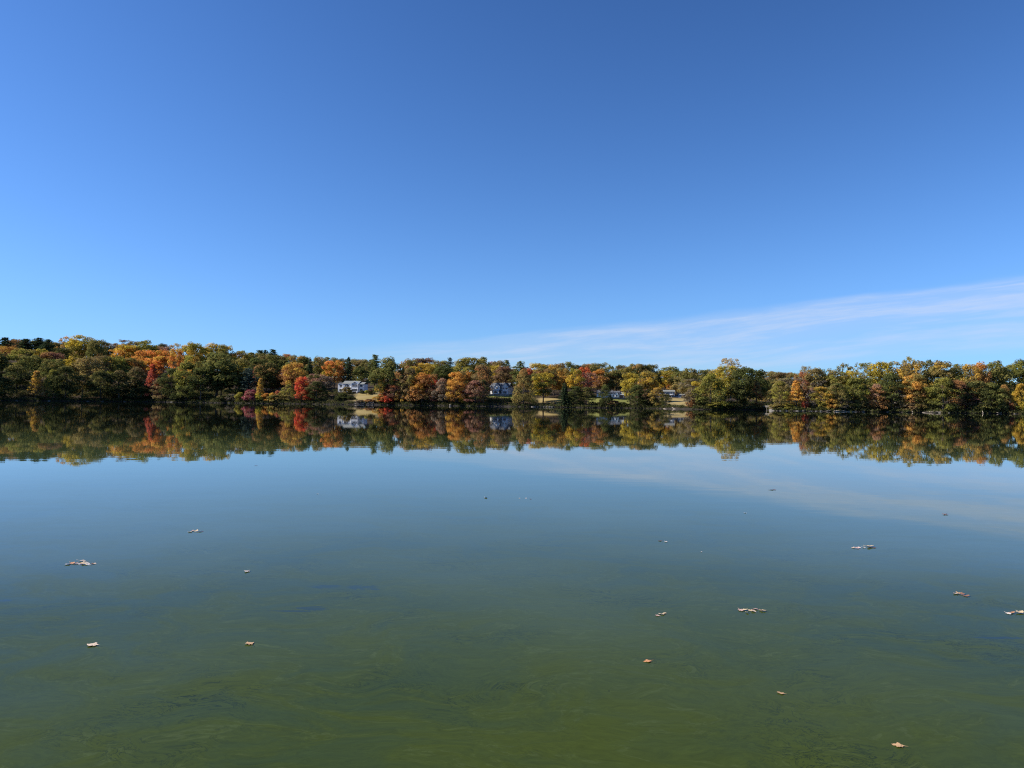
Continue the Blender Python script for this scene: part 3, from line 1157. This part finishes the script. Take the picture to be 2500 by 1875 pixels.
# ----------------------------------------------------------------------------
# houses
# ----------------------------------------------------------------------------
class House:
    """local x along the facade, y into the house, z up, built from photo offsets"""
    def __init__(self, name, px0, pybase, Yd, label, rz=0.0):
        self.px0, self.pyb, self.k = px0, pybase, Yd / F
        d = ray(px0, pybase)
        self.root = empty(name, (d.x * Yd, Yd, CAMZ + d.z * Yd), rz)
        tag(self.root, label, 'house')
    def x(self, px): return (px - self.px0) * self.k
    def z(self, py): return (self.pyb - py) * self.k
    def box(self, name, a, b, y0, y1, top, bot, mat, parent=None):
        return MB().box(self.x(a), self.x(b), y0, y1, self.z(bot), self.z(top)).build(name, mat, parent or self.root)
    def gable_roof_x(self, a, b, y0, y1, eave, ridge, mat, over=0.35, th=0.18):
        """ridge along x"""
        ze, zr, ym = self.z(eave), self.z(ridge), (y0 + y1) / 2
        poly = [(y0 - over, ze - 0.1), (ym, zr), (y1 + over, ze - 0.1), (y1 + over, ze - 0.1 + th), (ym, zr + th), (y0 - over, ze - 0.1 + th)]
        return MB().prism_x(poly, self.x(a) - over, self.x(b) + over).build('roof', mat, self.root)
    def gable_roof_y(self, a, b, y0, y1, eave, ridge, mat, over=0.3, th=0.16, peak=None):
        xa, xb = self.x(a), self.x(b)
        xm = self.x(peak) if peak else (xa + xb) / 2
        ze, zr = self.z(eave), self.z(ridge)
        s = over * (zr - ze) / (xm - xa)
        poly = [(xa - over, ze - s), (xm, zr), (xb + over, ze - s), (xb + over, ze - s + th), (xm, zr + th), (xa - over, ze - s + th)]
        return MB().prism(poly, y0 - over, y1).build('roof', mat, self.root)
    def gable_wall(self, a, b, y0, y1, eave, ridge, bot, mat, peak=None):
        xa, xb = self.x(a), self.x(b)
        xm = self.x(peak) if peak else (xa + xb) / 2
        poly = [(xa, self.z(bot)), (xb, self.z(bot)), (xb, self.z(eave)), (xm, self.z(ridge)), (xa, self.z(eave))]
        return MB().prism(poly, y0, y1).build('wall', mat, self.root)
    def window(self, a, b, top, bot, y, nx=2, nz=1, fr=0.10):
        xa, xb, z0, z1 = self.x(a), self.x(b), self.z(bot), self.z(top)
        f = MB()
        f.box(xa - fr, xa, y - 0.07, y + 0.05, z0 - fr, z1 + fr).box(xb, xb + fr, y - 0.07, y + 0.05, z0 - fr, z1 + fr)
        f.box(xa, xb, y - 0.07, y + 0.05, z1, z1 + fr).box(xa, xb, y - 0.09, y + 0.05, z0 - fr, z0)
        w_ = f.build('window', M['trim'], self.root)
        MB().box(xa, xb, y - 0.02, y + 0.03, z0, z1).build('pane', M['glass'], w_)
        for i in range(1, nx):
            xx = xa + (xb - xa) * i / nx
            MB().box(xx - 0.03, xx + 0.03, y - 0.05, y - 0.021, z0, z1).build('mullion', M['trim'], w_)
        for i in range(1, nz):
            zz = z0 + (z1 - z0) * i / nz
            MB().box(xa, xb, y - 0.047, y - 0.022, zz - 0.03, zz + 0.03).build('mullion', M['trim'], w_)
        return w_

# ---- white house with the arched window
H = House('white_house', 824, 957.0, 487, 'wide white two-storey house with large arched window and glazed bay', math.radians(-8))
H.box('foundation', 823.7, 890.6, -0.1, 9.1, 956.8, 966, M['stone'])
H.box('wall', 824, 837, 0.6, 8.2, 936.8, 956.8, M['white'])
H.box('wall', 837.02, 861, 0.0, 9.0, 936.7, 956.8, M['white'])
H.box('wall', 877.5, 890, 0.5, 8.2, 937.4, 956.8, M['white'])
H.gable_roof_x(824, 836.5, 0.6, 8.2, 936.9, 934.2, M['roof_dark'])
H.gable_roof_x(837.5, 876.5, 0.0, 9.0, 936.8, 929.8, M['roof_grey'])
H.gable_roof_x(878.5, 889.5, 0.5, 8.2, 937.5, 932.8, M['roof_grey'])
H.gable_wall(861.02, 877.4, -1.5, 8.0, 936.6, 932.2, 956.9, M['white'], 870)
H.gable_roof_y(861, 877.4, -1.5, 5.0, 936.4, 931.9, M['trim'], 0.35, 0.2, 870)
H.window(863.3, 876.2, 938.2, 943.6, -1.53, 5, 2)
H.window(863.3, 876.2, 949.3, 955.4, -1.53, 5, 2)
H.window(867.6, 872.4, 933.7, 936.0, -1.53, 2, 1, 0.08)
H.window(828.3, 835.0, 939.8, 944.4, 0.57, 3, 1)
H.window(828.3, 835.0, 949.3, 954.9, 0.57, 3, 1)
H.window(880.3, 887.0, 939.0, 943.6, 0.47, 3, 1)
H.window(880.3, 887.0, 949.3, 953.8, 0.47, 3, 1)
H.window(840.5, 846.0, 949.3, 955.0, -0.03, 2, 2)
H.window(850.0, 856.0, 949.3, 955.0, -0.03, 2, 2)
# the arched window: half-round pane in a half-round frame
xc, zb, R = H.x(847.6), H.z(944.2), 6.4 * H.k
seg = 18
arc = [(xc + R * math.cos(math.pi * i / seg), zb + R * math.sin(math.pi * i / seg)) for i in range(seg + 1)]
arc2 = [(xc + (R + .16) * math.cos(math.pi * i / seg), zb + (R + .16) * math.sin(math.pi * i / seg)) for i in range(seg + 1)]
fmb = MB()
for i in range(seg):
    fmb.prism([arc[i], arc2[i], arc2[i + 1], arc[i + 1]], -0.1, 0.02)
fmb.box(xc - R - .16, xc + R + .16, -0.12, 0.02, zb - .16, zb)
af = fmb.build('window', M['trim'], H.root)
MB().prism(arc, -0.05, 0.01).build('pane', M['glass'], af)
MB().box(xc - .12, xc + .12, -0.1, -0.051, zb, zb + R).build('mullion', M['trim'], af)
for s in (-.5, .5):
    MB().box(xc + s * R - .04, xc + s * R + .04, -0.09, -0.051, zb, zb + R * .84).build('mullion', M['trim'], af)
for xx in (837.0, 861.0, 877.6):
    MB().box(H.x(xx) - .09, H.x(xx) + .09, -0.08 if xx < 860 else -1.58, -0.002 if xx < 860 else -1.502, 0.05, H.z(937.2)).build('corner_board', M['trim'], H.root)

# ---- twin-gabled white house
H = House('white_house', 1194, 962.6, 470, 'white twin-gabled house with dark roof and gabled porch above green lawn', math.radians(-20))
H.box('foundation', 1193.8, 1244.2, -0.6, 9.2, 962.0, 973, M['stone'])
H.box('wall', 1195, 1229, 1.2, 9.0, 944.4, 962.0, M['white'])
H.gable_roof_x(1195, 1243, 1.2, 9.0, 944.4, 934.9, M['roof_dark'])
H.gable_wall(1206.2, 1221.6, 0.3, 6.0, 944.4, 936.0, 953.0, M['white'], 1213.8)
H.gable_roof_y(1206.2, 1221.6, 0.3, 5.0, 944.4, 935.2, M['roof_dark'], 0.3, 0.16, 1213.8)
H.gable_wall(1228.8, 1243.6, -0.4, 8.5, 944.2, 935.8, 962.0, M['white'], 1236.3)
H.gable_roof_y(1228.8, 1243.6, -0.4, 5.0, 944.2, 935.0, M['roof_dark'], 0.3, 0.16, 1236.3)
for (a, b, pk, y, ev, rd) in ((1206.2, 1221.6, 1213.8, -0.08, 944.4, 935.2), (1228.8, 1243.6, 1236.3, -0.78, 944.2, 935.0)):
    m_ = MB()
    for s, e in ((a - 1, pk), (b + 1, pk)):
        sx, ex = H.x(s), H.x(e)
        m_.prism([(sx, H.z(ev + 1.0) - .1), (ex, H.z(rd) - .14), (ex, H.z(rd) + .12), (sx, H.z(ev + 1.0) + .16)] if sx < ex else
                 [(ex, H.z(rd) - .14), (sx, H.z(ev + 1.0) - .1), (sx, H.z(ev + 1.0) + .16), (ex, H.z(rd) + .12)], y, y + 0.07)
    m_.build('barge_board', M['trim'], H.root)
# porch with skirt roof and small gable
MB().prism_x([(-1.6, H.z(953.8)), (1.19, H.z(950.3)), (1.19, H.z(950.9)), (-1.6, H.z(954.4))], H.x(1196), H.x(1228.6)).build('porch_roof', M['roof_dark'], H.root)
H.gable_wall(1206.2, 1220.4, -1.5, 1.1, 953.9, 950.0, 962.0, M['white'], 1213.4)
H.gable_roof_y(1206.2, 1220.4, -1.5, 1.0, 953.9, 949.4, M['trim'], 0.25, 0.2, 1213.4)
H.window(1208.6, 1217.6, 955.2, 960.0, -1.53, 5, 1)
H.window(1199.5, 1205.5, 954.8, 961.0, 1.17, 3, 1)
H.window(1221.4, 1228.0, 954.8, 960.6, 1.17, 3, 1)
H.window(1229.8, 1233.9, 946.3, 949.9, -0.43, 3, 1)
H.window(1237.7, 1242.6, 946.3, 949.9, -0.43, 3, 1)
H.window(1231.6, 1240.0, 955.2, 960.6, -0.43, 4, 1)
H.window(1211.2, 1216.8, 945.2, 948.4, 0.27, 2, 1)
H.window(1199.5, 1204.8, 946.3, 949.4, 1.17, 2, 1)
H.window(1221.9, 1227.6, 946.0, 949.2, 1.17, 3, 1)
H.box('porch_post', 1220.9, 1221.5, -1.5, -1.3, 954.0, 962.0, M['trim'])
H.box('porch_post', 1227.6, 1228.2, -1.5, -1.3, 954.0, 962.0, M['trim'])
H.box('chimney', 1225.0, 1227.5, 5.0, 6.0, 932.6, 940.0, M['stone'])
tp = House('terrace', 1194, 963.6, 465, 'x')
tag(tp.root, 'pale paved terrace before the twin-gabled white house', 'terrace')
tp.box('paving', 1196, 1243, -1.6, 1.0, 963.0, 966.5, M['terrace'])
tp.box('step', 1222, 1236, -2.4, -1.62, 963.9, 966.5, M['terrace'])

# ---- half-hidden white cottage
H = House('white_cottage', 1456, 970.6, 440, 'long low white cottage with dark roof half hidden by trees', math.radians(-12))
H.box('foundation', 1456, 1523.2, -0.1, 7.0, 970.0, 976, M['stone'])
H.box('wall', 1456.5, 1494, 0.5, 6.5, 960.5, 970.0, M['white'])
H.gable_roof_x(1456.5, 1494, 0.5, 6.5, 960.5, 953.6, M['roof_dark'])
H.box('wall', 1494.02, 1508, 0.0, 7.0, 960.8, 970.0, M['white'])
H.gable_roof_x(1494.5, 1511, 0.0, 7.0, 960.8, 954.8, M['roof_dark'])
H.gable_wall(1501.5, 1508.4, -1.0, 3.0, 961.6, 957.0, 970.0, M['white'], 1505)
H.gable_roof_y(1501.5, 1508.4, -1.0, 3.0, 961.6, 956.8, M['trim'], 0.2, 0.14, 1505)
H.box('wall', 1508.42, 1511.6, -0.6, 6.0, 962.6, 970.0, M['trim'])
H.box('wall', 1511.62, 1522, -0.3, 6.0, 963.5, 970.0, M['brick'])
H.gable_roof_x(1511, 1522, -0.3, 6.0, 963.6, 957.6, M['roof_grey'])
H.window(1460.5, 1463.0, 961.6, 965.6, 0.47, 1, 2)
H.window(1464.6, 1467.2, 961.6, 965.6, 0.47, 1, 2)
H.window(1470.5, 1475.0, 961.6, 965.8, 0.47, 2, 2)
H.window(1488.0, 1492.5, 962.6, 969.0, 0.47, 2, 1)
H.window(1495.6, 1499.6, 963.4, 967.8, -0.03, 2, 2)
H.window(1503.2, 1506.8, 963.6, 968.6, -1.03, 2, 1)
g_ = MB().box(H.x(1513.2), H.x(1520.8), -0.36, -0.302, H.z(969.9), H.z(965.0)).build('garage_door', M['brick'], H.root)
H.box('fascia', 1511.4, 1522.6, -0.75, -0.68, 962.9, 963.8, M['trim'])
H.box('corner_board', 1521.6, 1522.4, -0.37, -0.31, 963.9, 970.0, M['trim'])

# ---- grey shingled house on its dry lawn
H = House('grey_house', 1612, 973.6, 498, 'grey shingled two-storey house with low wing above tan lawn', math.radians(-10))
H.box('foundation', 1619.8, 1669.6, -0.1, 8.4, 973.0, 980, M['stone'])
H.box('wall', 1620.5, 1646, 0.0, 8.0, 956.2, 973.0, M['shingle'])
H.gable_roof_x(1620.2, 1645.6, 0.0, 8.0, 956.2, 952.6, M['roof_grey'], 0.5, 0.25)
H.box('wall', 1610, 1620.4, 0.8, 6.0, 964.2, 973.0, M['shingle'])
MB().prism_x([(0.3, H.z(965.0)), (6.2, H.z(960.4)), (6.2, H.z(959.6)), (0.3, H.z(964.2))], H.x(1609), H.x(1620.3)).build('roof', M['roof_dark'], H.root)
H.box('wall', 1654.6, 1669.3, 0.6, 6.4, 963.6, 973.0, M['shingle'])
H.gable_roof_x(1654.6, 1669.3, 0.6, 6.4, 963.6, 961.6, M['roof_grey'])
H.box('wall', 1646.02, 1654.5, 1.6, 5.0, 966.0, 973.0, M['shingle'])
H.gable_roof_x(1646.5, 1654.2, 1.6, 5.0, 966.2, 964.6, M['roof_dark'], 0.1)
H.window(1625.2, 1632.6, 958.4, 962.6, -0.03, 3, 1)
H.window(1635.6, 1641.0, 958.8, 961.6, -0.03, 2, 1)
H.box('balcony', 1635.6, 1641.6, -0.9, -0.04, 962.4, 964.0, M['trim'])
H.window(1632.0, 1641.6, 966.2, 972.6, -0.03, 3, 1)
H.box('post', 1633.0, 1634.4, -1.0, -0.7, 965.2, 973.0, M['trim'])
H.box('post', 1637.2, 1638.6, -1.0, -0.7, 965.2, 973.0, M['trim'])
H.box('porch_roof', 1630.5, 1643.0, -1.3, -0.1, 964.4, 965.1, M['roof_dark'])
H.window(1661.2, 1666.2, 966.4, 970.4, 0.57, 2, 1)
H.window(1622.0, 1625.0, 966.6, 971.0, -0.03, 1, 2)
H.window(1612.5, 1617.5, 966.8, 971.0, 0.77, 2, 1)

# ----------------------------------------------------------------------------
# small things on the shore
# ----------------------------------------------------------------------------
def rock_mesh(seed, mat):
    import bmesh
    bm = bmesh.new()
    bmesh.ops.create_icosphere(bm, subdivisions=2, radius=1.0)
    rg = np.random.default_rng(seed)
    ax = rg.normal(0, 1, (9, 3)); ax /= np.linalg.norm(ax, axis=1)[:, None]
    lim = rg.uniform(0.55, 0.95, 9)
    for v in bm.verts:
        p = np.array(v.co)
        for a, l in zip(ax, lim):             # planes cut facets into the ball
            s = p @ a
            if s > l: p = p - a * (s - l)
        v.co = p * (1 + rg.normal(0, 0.02))
    me = bpy.data.meshes.new('rock')
    bm.to_mesh(me); bm.free()
    me.materials.append(mat)
    return me
ROCKS = [rock_mesh(s, M['rock']) for s in (1, 2, 3, 4)]
DROCKS = [rock_mesh(s, M['dark_rock']) for s in (5, 6)]

def place_rock(px, d, wpx, hpx, base, group, meshes=ROCKS, lift=0.25):
    g = gp(px, d)
    k = g.y / F
    o = link('rock', meshes[rnd.randrange(len(meshes))])
    o.location = (g.x, g.y, max(g.z, 0.0) + hpx * k * lift)
    o.scale = (wpx * k / 2, wpx * k / 2 * rnd.uniform(.7, 1), hpx * k / 2)
    o.rotation_euler = (0, 0, rnd.uniform(-.4, .4))
    tag(o, None, 'rock', group)
    labelled.append((o, base, px))
    return o

for px in list(range(1896, 2120, 9)) + list(range(2126, 2500, 21)):
    px = px + rnd.uniform(-6, 6)
    if 2033 < px < 2068: continue
    dk = rnd.random() < 0.45
    place_rock(px, rnd.uniform(-0.5, 0.9), rnd.uniform(3, 12), rnd.uniform(1.4, 3.8),
               '%s rock at the waterline ' % ('dark grey' if dk else 'grey-tan') + section(px), 'rocks along the right-hand shore', DROCKS if dk else ROCKS)
for px in range(1300, 1350, 7):
    place_rock(px, 0.2, 7.5, 3.4, 'dark block of the low stone edge below the sunlit lawn strip', 'stones of the low edge', DROCKS)
for i, px in enumerate(list(np.arange(865.5, 889, 3.3)) + list(np.arange(897, 913, 3.3))):
    for row in range(2):
        place_rock(px + row * 1.4, 0.2 + row * .5, 3.4, 2.9, '%s stone in the pale lakeside wall below the arched-window house' % ('upper' if row else 'lower'),
                   'stones of the lakeside wall', ROCKS, 0.3 + 0.95 * row)
place_rock(1099, -0.5, 7, 5.5, 'single pale rock standing in dark water midway between white houses', 'lone rocks', ROCKS)
for px in (40, 120, 215, 250, 305, 420, 560):
    place_rock(px, -0.2, 9, 2.6, 'dark flat rock at the waterline ' + section(px), 'rocks along the left-hand shore', DROCKS)

def log(name, pts, rad, base, mat=M['driftwood'], stubs=()):
    """pts: (px, d, height above water in m)"""
    P = []
    for px, d, z in pts:
        g = gp(px, d)
        P.append(Vector((g.x, g.y, z)))
    o0 = P[0].copy()
    root = empty(name, o0)
    n = len(P)
    mb = MB().tube([p - o0 for p in P], [rad * (1 - 0.45 * i / (n - 1)) for i in range(n)], 9)
    mb.build('stem', mat, root, True)
    for (px, d, z, px2, d2, z2) in stubs:
        a, b = gp(px, d), gp(px2, d2)
        a.z, b.z = z, z2
        MB().tube([a - o0, (a + b) / 2 - o0 + Vector((0, 0, .06)), b - o0], [rad * .5, rad * .38, rad * .15], 6).build('branch', mat, root, True)
    tag(root, base, 'log')
    return root

log('fallen_log', [(2035, -0.6, .18), (2044, -0.5, .26), (2056, -0.6, .28), (2066, -0.9, .22)], 0.36, 'big pale log lying along the waterline on the right shore', stubs=[(2040, -.5, .3, 2037, -.6, .7)])
log('fallen_log', [(2066, -0.5, .12), (2078, -0.4, .2), (2090, -0.5, .12)], 0.16, 'thin pale log trailing right of the big pale log')
log('fallen_branch', [(2252, -2.2, .05), (2262, -2.0, .28), (2275, -1.8, .30), (2290, -1.5, .15)], 0.09, 'pale fallen branch with upright stub reaching into the water', stubs=[(2263, -2, .3, 2263, -2, .95)])
log('fallen_branch', [(2268, -0.9, .55), (2280, -0.8, .72), (2292, -0.9, .66), (2302, -1.0, .42)], 0.09, 'arched pale fallen branch above the other at right')
log('stump', [(2226, -0.8, .7), (2229, -1.2, .05)], 0.16, 'small pale root stump leaning into the water left of fallen branches', stubs=[(2227, -.9, .5, 2231, -.6, .8)])
log('driftwood', [(1620, -3.0, .06), (1628, -2.6, .4)], 0.16, 'short pale driftwood lying in water below the grey house')
log('driftwood', [(1641, -2.4, .7), (1646, -2.8, .2), (1651, -2.6, .15)], 0.14, 'forked pale driftwood in water below the grey house', stubs=[(1646, -2.8, .2, 1642, -3.2, .05)])
log('driftwood', [(1297, -1.5, .1), (1306, -1.2, .2)], 0.2, 'pale driftwood at the bank left of the sunlit lawn strip')
log('driftwood', [(2398, -1.0, 1.1), (2401, -1.4, .1)], 0.12, 'slanting pale snag at the far right bank')
log('driftwood', [(2433, -.9, .5), (2440, -1.2, .1)], 0.12, 'low pale snag left of the red shrub at far right')
log('leaning_trunk', [(1989, 1.5, 1.0), (1982, 1.2, 4.0), (1975, 1.0, 6.6), (1970, 1.0, 8.0)], 0.2, 'dark bare trunk leaning left above the right bank', M['bark'])

# stone footbridge over the cove inlet
a, b = gp(1866, 1.5), gp(1887, 1.0)
xm, ym = (a.x + b.x) / 2, (a.y + b.y) / 2
br = empty('footbridge', (a.x, a.y, 0), math.atan2(b.y - a.y, b.x - a.x))
L = (b - a).length
tag(br, 'small stone footbridge over a dark inlet on the right', 'bridge')
MB().box(-0.6, L * .8, -.8, .8, 1.55, 1.8).build('deck', M['wood'], br)
MB().box(-0.6, L * .8, -.82, -.72, 2.2, 2.32).build('rail', M['wood'], br)
for t in (0.0, .25, .5, .75):
    MB().box(L * t, L * t + .12, -.82, -.7, 1.8, 2.2).build('rail_post', M['wood'], br)
MB().box(L * .42, L * .42 + .2, -.7, -.5, -.6, 1.55).build('pier', M['rock'], br)
MB().prism([(L * .8, -.6), (L * 1.2, -.6), (L * 1.15, .5), (L * .95, 1.5), (L * .82, 1.6)], -.9, 1.0).build('abutment', M['stone'], br)

# white rounded garden ornament below the bay
g = gp(871.3, 40)
orn = empty('garden_urn', g)
prof = [(.0, .0), (.38, .0), (.38, .12), (.16, .2), (.14, .5), (.5, .8), (.62, 1.15), (.55, 1.4), (.3, 1.5), (0, 1.5)]
seg = 14
V = [(r * math.cos(2 * math.pi * k / seg), r * math.sin(2 * math.pi * k / seg), z) for r, z in prof for k in range(seg)]
Fc = [(i * seg + k, i * seg + (k + 1) % seg, (i + 1) * seg + (k + 1) % seg, (i + 1) * seg + k) for i in range(len(prof) - 1) for k in range(seg)]
MB().add(V[:4 * seg], Fc[:3 * seg]).build('foot', M['trim'], orn, True)
MB().add(V[3 * seg:], Fc[:(len(prof) - 4) * seg]).build('bowl', M['trim'], orn, True)
tag(orn, 'white rounded garden urn at the lawn edge below the glazed bay', 'urn')

# ----------------------------------------------------------------------------
# leaves afloat on the near water
# ----------------------------------------------------------------------------
def leaf_blade(seed, lobes=5, curl=0.25):
    rg = np.random.default_rng(seed)
    n, rings = 44, 4
    vs, fs = [(0, 0, 0)], []
    ph = rg.uniform(-.2, .2, lobes + 1)
    def rad(a):
        # lobed leaf outline, tip at a = 0, stalk notch at a = pi
        e = 0.62 + 0.20 * math.cos(a) - 0.10 * abs(math.sin(a))
        s = abs(math.cos(lobes * a / 2 + ph[0])) ** 0.8
        t = 0.06 * math.sin(17 * a + ph[1] * 9)
        notch = 0.35 * math.exp(-((abs(a) - math.pi) / 0.22) ** 2)
        return e * (0.62 + 0.52 * s) + t - notch * 0.5
    for j in range(1, rings + 1):
        for i in range(n):
            a = -math.pi + 2 * math.pi * i / n
            r = rad(a) * j / rings
            x, y = r * math.cos(a), r * math.sin(a) * 0.85
            z = curl * (y * y * 1.1 + 0.5 * max(0, x) ** 2) - 0.05 * abs(math.sin(5 * a)) * r + 0.03 * math.sin(4 * x + seed)
            vs.append((x, y, z))
    for i in range(n):
        fs.append((0, 1 + i, 1 + (i + 1) % n))
    for j in range(rings - 1):
        for i in range(n):
            i2 = (i + 1) % n
            fs.append((1 + j * n + i, 1 + (j + 1) * n + i, 1 + (j + 1) * n + i2, 1 + j * n + i2))
    me = bpy.data.meshes.new('blade')
    me.from_pydata(vs, [], fs)
    me.materials.append(M['dead_leaf'])
    me.polygons.foreach_set('use_smooth', [True] * len(me.polygons))
    return me
BLADES = [leaf_blade(1, 5, .12), leaf_blade(2, 7, .2), leaf_blade(3, 5, .38), leaf_blade(4, 3, .2)]
STALK = MB().tube([(-.25, 0, .02), (-.6, .02, .04), (-.95, .1, .1)], [.03, .022, .018], 5).mesh('stalk', M['dead_leaf'], True)
LC = {'tan': (0.58, 0.37, 0.19), 'orange': (0.56, 0.26, 0.11), 'pale': (0.66, 0.52, 0.39), 'pink': (0.66, 0.43, 0.36), 'white': (0.74, 0.66, 0.58),
      'cream': (0.68, 0.53, 0.32), 'brown': (0.26, 0.13, 0.08), 'dark': (0.08, 0.045, 0.035)}

def float_leaf(px, py, wpx, col, label, group, tilt=0.09, lift=0.0):
    p = water_pt(px, py)
    k = math.hypot(p.x, p.y) / F
    s = wpx * k * 0.70
    root = empty('floating_leaf', (p.x, p.y, 0.004 + s * 0.06 + lift), rnd.uniform(0, 6.283))
    root.rotation_euler = (rnd.uniform(-tilt, tilt), rnd.uniform(-tilt, tilt), rnd.uniform(0, 6.283))
    root.scale = (s, s, s)
    bl_ = link('blade', BLADES[rnd.randrange(4)], root)
    st = link('stalk', STALK, root)
    for o in (bl_, st):
        c_ = LC[col]
        v = rnd.uniform(.85, 1.1)
        o.color = (c_[0] * v, c_[1] * v, c_[2] * v, 1)
    tag(root, label, 'leaf', group)
    return root

SINGLE = [
    (610, 1573, 27, 'tan', 'large curled tan-orange leaf floating alone at lower left'),
    (229, 1576, 27, 'pale', 'flat pale tan leaf floating alone near the lower left edge'),
    (1584, 1615, 21, 'orange', 'orange leaf floating alone on green water, lower right of centre'),
    (1909, 1694, 17, 'tan', 'small tan star-shaped leaf alone on green water at lower right'),
    (2197, 1822, 24, 'tan', 'tan leaf with a raised tip nearest the bottom right corner'),
    (604, 1395, 18, 'white', 'whitish leaf floating alone below the left-hand leaf clumps'),
    (1885, 1196, 15, 'dark', 'thin dark leaf on the cloud reflection at right'),
    (1820, 1253, 7, 'white', 'tiny white leaf left of the cloud reflection'),
    (2308, 1256, 15, 'brown', 'thin brown leaf alone near the right edge of the cloud reflection'),
    (1712, 1348, 5, 'white', 'tiny pale leaf right of the dark leaf pair'),
    (776, 1206, 5, 'white', 'tiny pale speck of leaf left of centre below the reflected trees'),
    (625, 1137, 7, 'dark', 'tiny dark leaf just below the reflected trees at left'),
    (1185, 1215, 13, 'white', 'pale folded leaf alone near the picture centre'),
    (1268, 1217, 6, 'white', 'leftmost tiny leaf of a short row near the centre'),
    (1284, 1217, 7, 'white', 'middle tiny pale leaf of a short row near the centre'),
    (1295, 1219, 7, 'dark', 'rightmost tiny dark leaf of a short row near the centre')]
for px, py, wpx, col, lab in SINGLE:
    float_leaf(px, py, wpx, col, lab, 'single leaves afloat')
ORD = ['leftmost', 'second from left', 'third from left', 'fourth from left', 'fifth from left', 'sixth from left', 'seventh from left',
       'eighth from left', 'ninth from left', 'tenth from left', 'eleventh from left', 'twelfth from left', 'thirteenth from left']
RAFTS = [
    ('in the widest leaf clump near the left edge', 'leaves of the widest clump',
     [(167, 1378, 13, 'white'), (175, 1376, 14, 'orange'), (183, 1377, 11, 'brown'), (189, 1377, 8, 'white'), (194, 1378, 7, 'white'), (198, 1370, 15, 'pale'), (200, 1377, 12, 'pink'),
      (206, 1374, 13, 'cream'), (209, 1377, 14, 'cream'), (214, 1375, 12, 'white'), (216, 1379, 12, 'white'), (224, 1378, 8, 'dark'), (231, 1377, 10, 'pale')]),
    ('in the leaf clump at upper left', 'leaves of the upper left clump',
     [(463, 1299, 11, 'pale'), (470, 1297, 11, 'pink'), (478, 1298, 12, 'cream'), (485, 1298, 10, 'white'), (492, 1298, 8, 'dark')]),
    ('in the leaf clump left of the pale raft', 'leaves of the small right clump',
     [(1607, 1504, 12, 'pink'), (1612, 1499, 10, 'pale'), (1618, 1501, 12, 'cream'), (1623, 1497, 11, 'cream')]),
    ('in the pale pinkish leaf raft at right', 'leaves of the pale raft',
     [(1807, 1490, 17, 'pink'), (1816, 1490, 15, 'cream'), (1823, 1496, 10, 'white'), (1830, 1491, 14, 'cream'), (1838, 1490, 11, 'brown'), (1841, 1494, 16, 'pale'), (1847, 1488, 13, 'pink'),
      (1857, 1491, 12, 'tan'), (1866, 1492, 13, 'cream')]),
    ('in the pair of leaf clumps at upper right', 'leaves of the upper right clump',
     [(2083, 1338, 12, 'pale'), (2091, 1339, 12, 'pink'), (2099, 1338, 8, 'white'), (2108, 1337, 9, 'white'), (2120, 1334, 16, 'cream'), (2125, 1337, 14, 'brown'), (2134, 1338, 11, 'dark')]),
    ('in the brown leaf clump near the right edge', 'leaves of the brown right clump',
     [(2335, 1450, 13, 'pale'), (2341, 1450, 12, 'tan'), (2349, 1452, 14, 'brown'), (2358, 1456, 14, 'brown')]),
    ('in the leaf clump cut by the right edge', 'leaves of the edge clump',
     [(2460, 1498, 13, 'white'), (2469, 1497, 13, 'orange'), (2488, 1497, 20, 'cream')]),
    ('of the dark and white leaf pair right of centre', 'leaves of the dark and white pair',
     [(1613, 1321, 11, 'dark'), (1625, 1323, 9, 'white')])]
for where, grp, items in RAFTS:
    for i, (px, py, wpx, col) in enumerate(sorted(items)):
        float_leaf(px, py, wpx, col, '%s leaf, %s %s' % ({'white': 'whitish', 'dark': 'dark brown'}.get(col, col), ORD[i], where), grp, 0.14, 0.002 * (i % 3))

# ----------------------------------------------------------------------------
# labels that single each repeated thing out
# ----------------------------------------------------------------------------
from collections import defaultdict
byl = defaultdict(list)
for o, base, px in labelled:
    byl[base].append((px, o))
for base, lst in byl.items():
    lst.sort(key=lambda t: t[0])
    for i, (px, o) in enumerate(lst):
        if len(lst) == 1:
            o['label'] = base
        elif len(lst) == 2:
            o['label'] = base + (', left one' if i == 0 else ', right one')
        else:
            o['label'] = base.replace(' and ', '-') + ', ' + (ORD[i] if i < len(ORD) else 'number %d from left' % (i + 1))
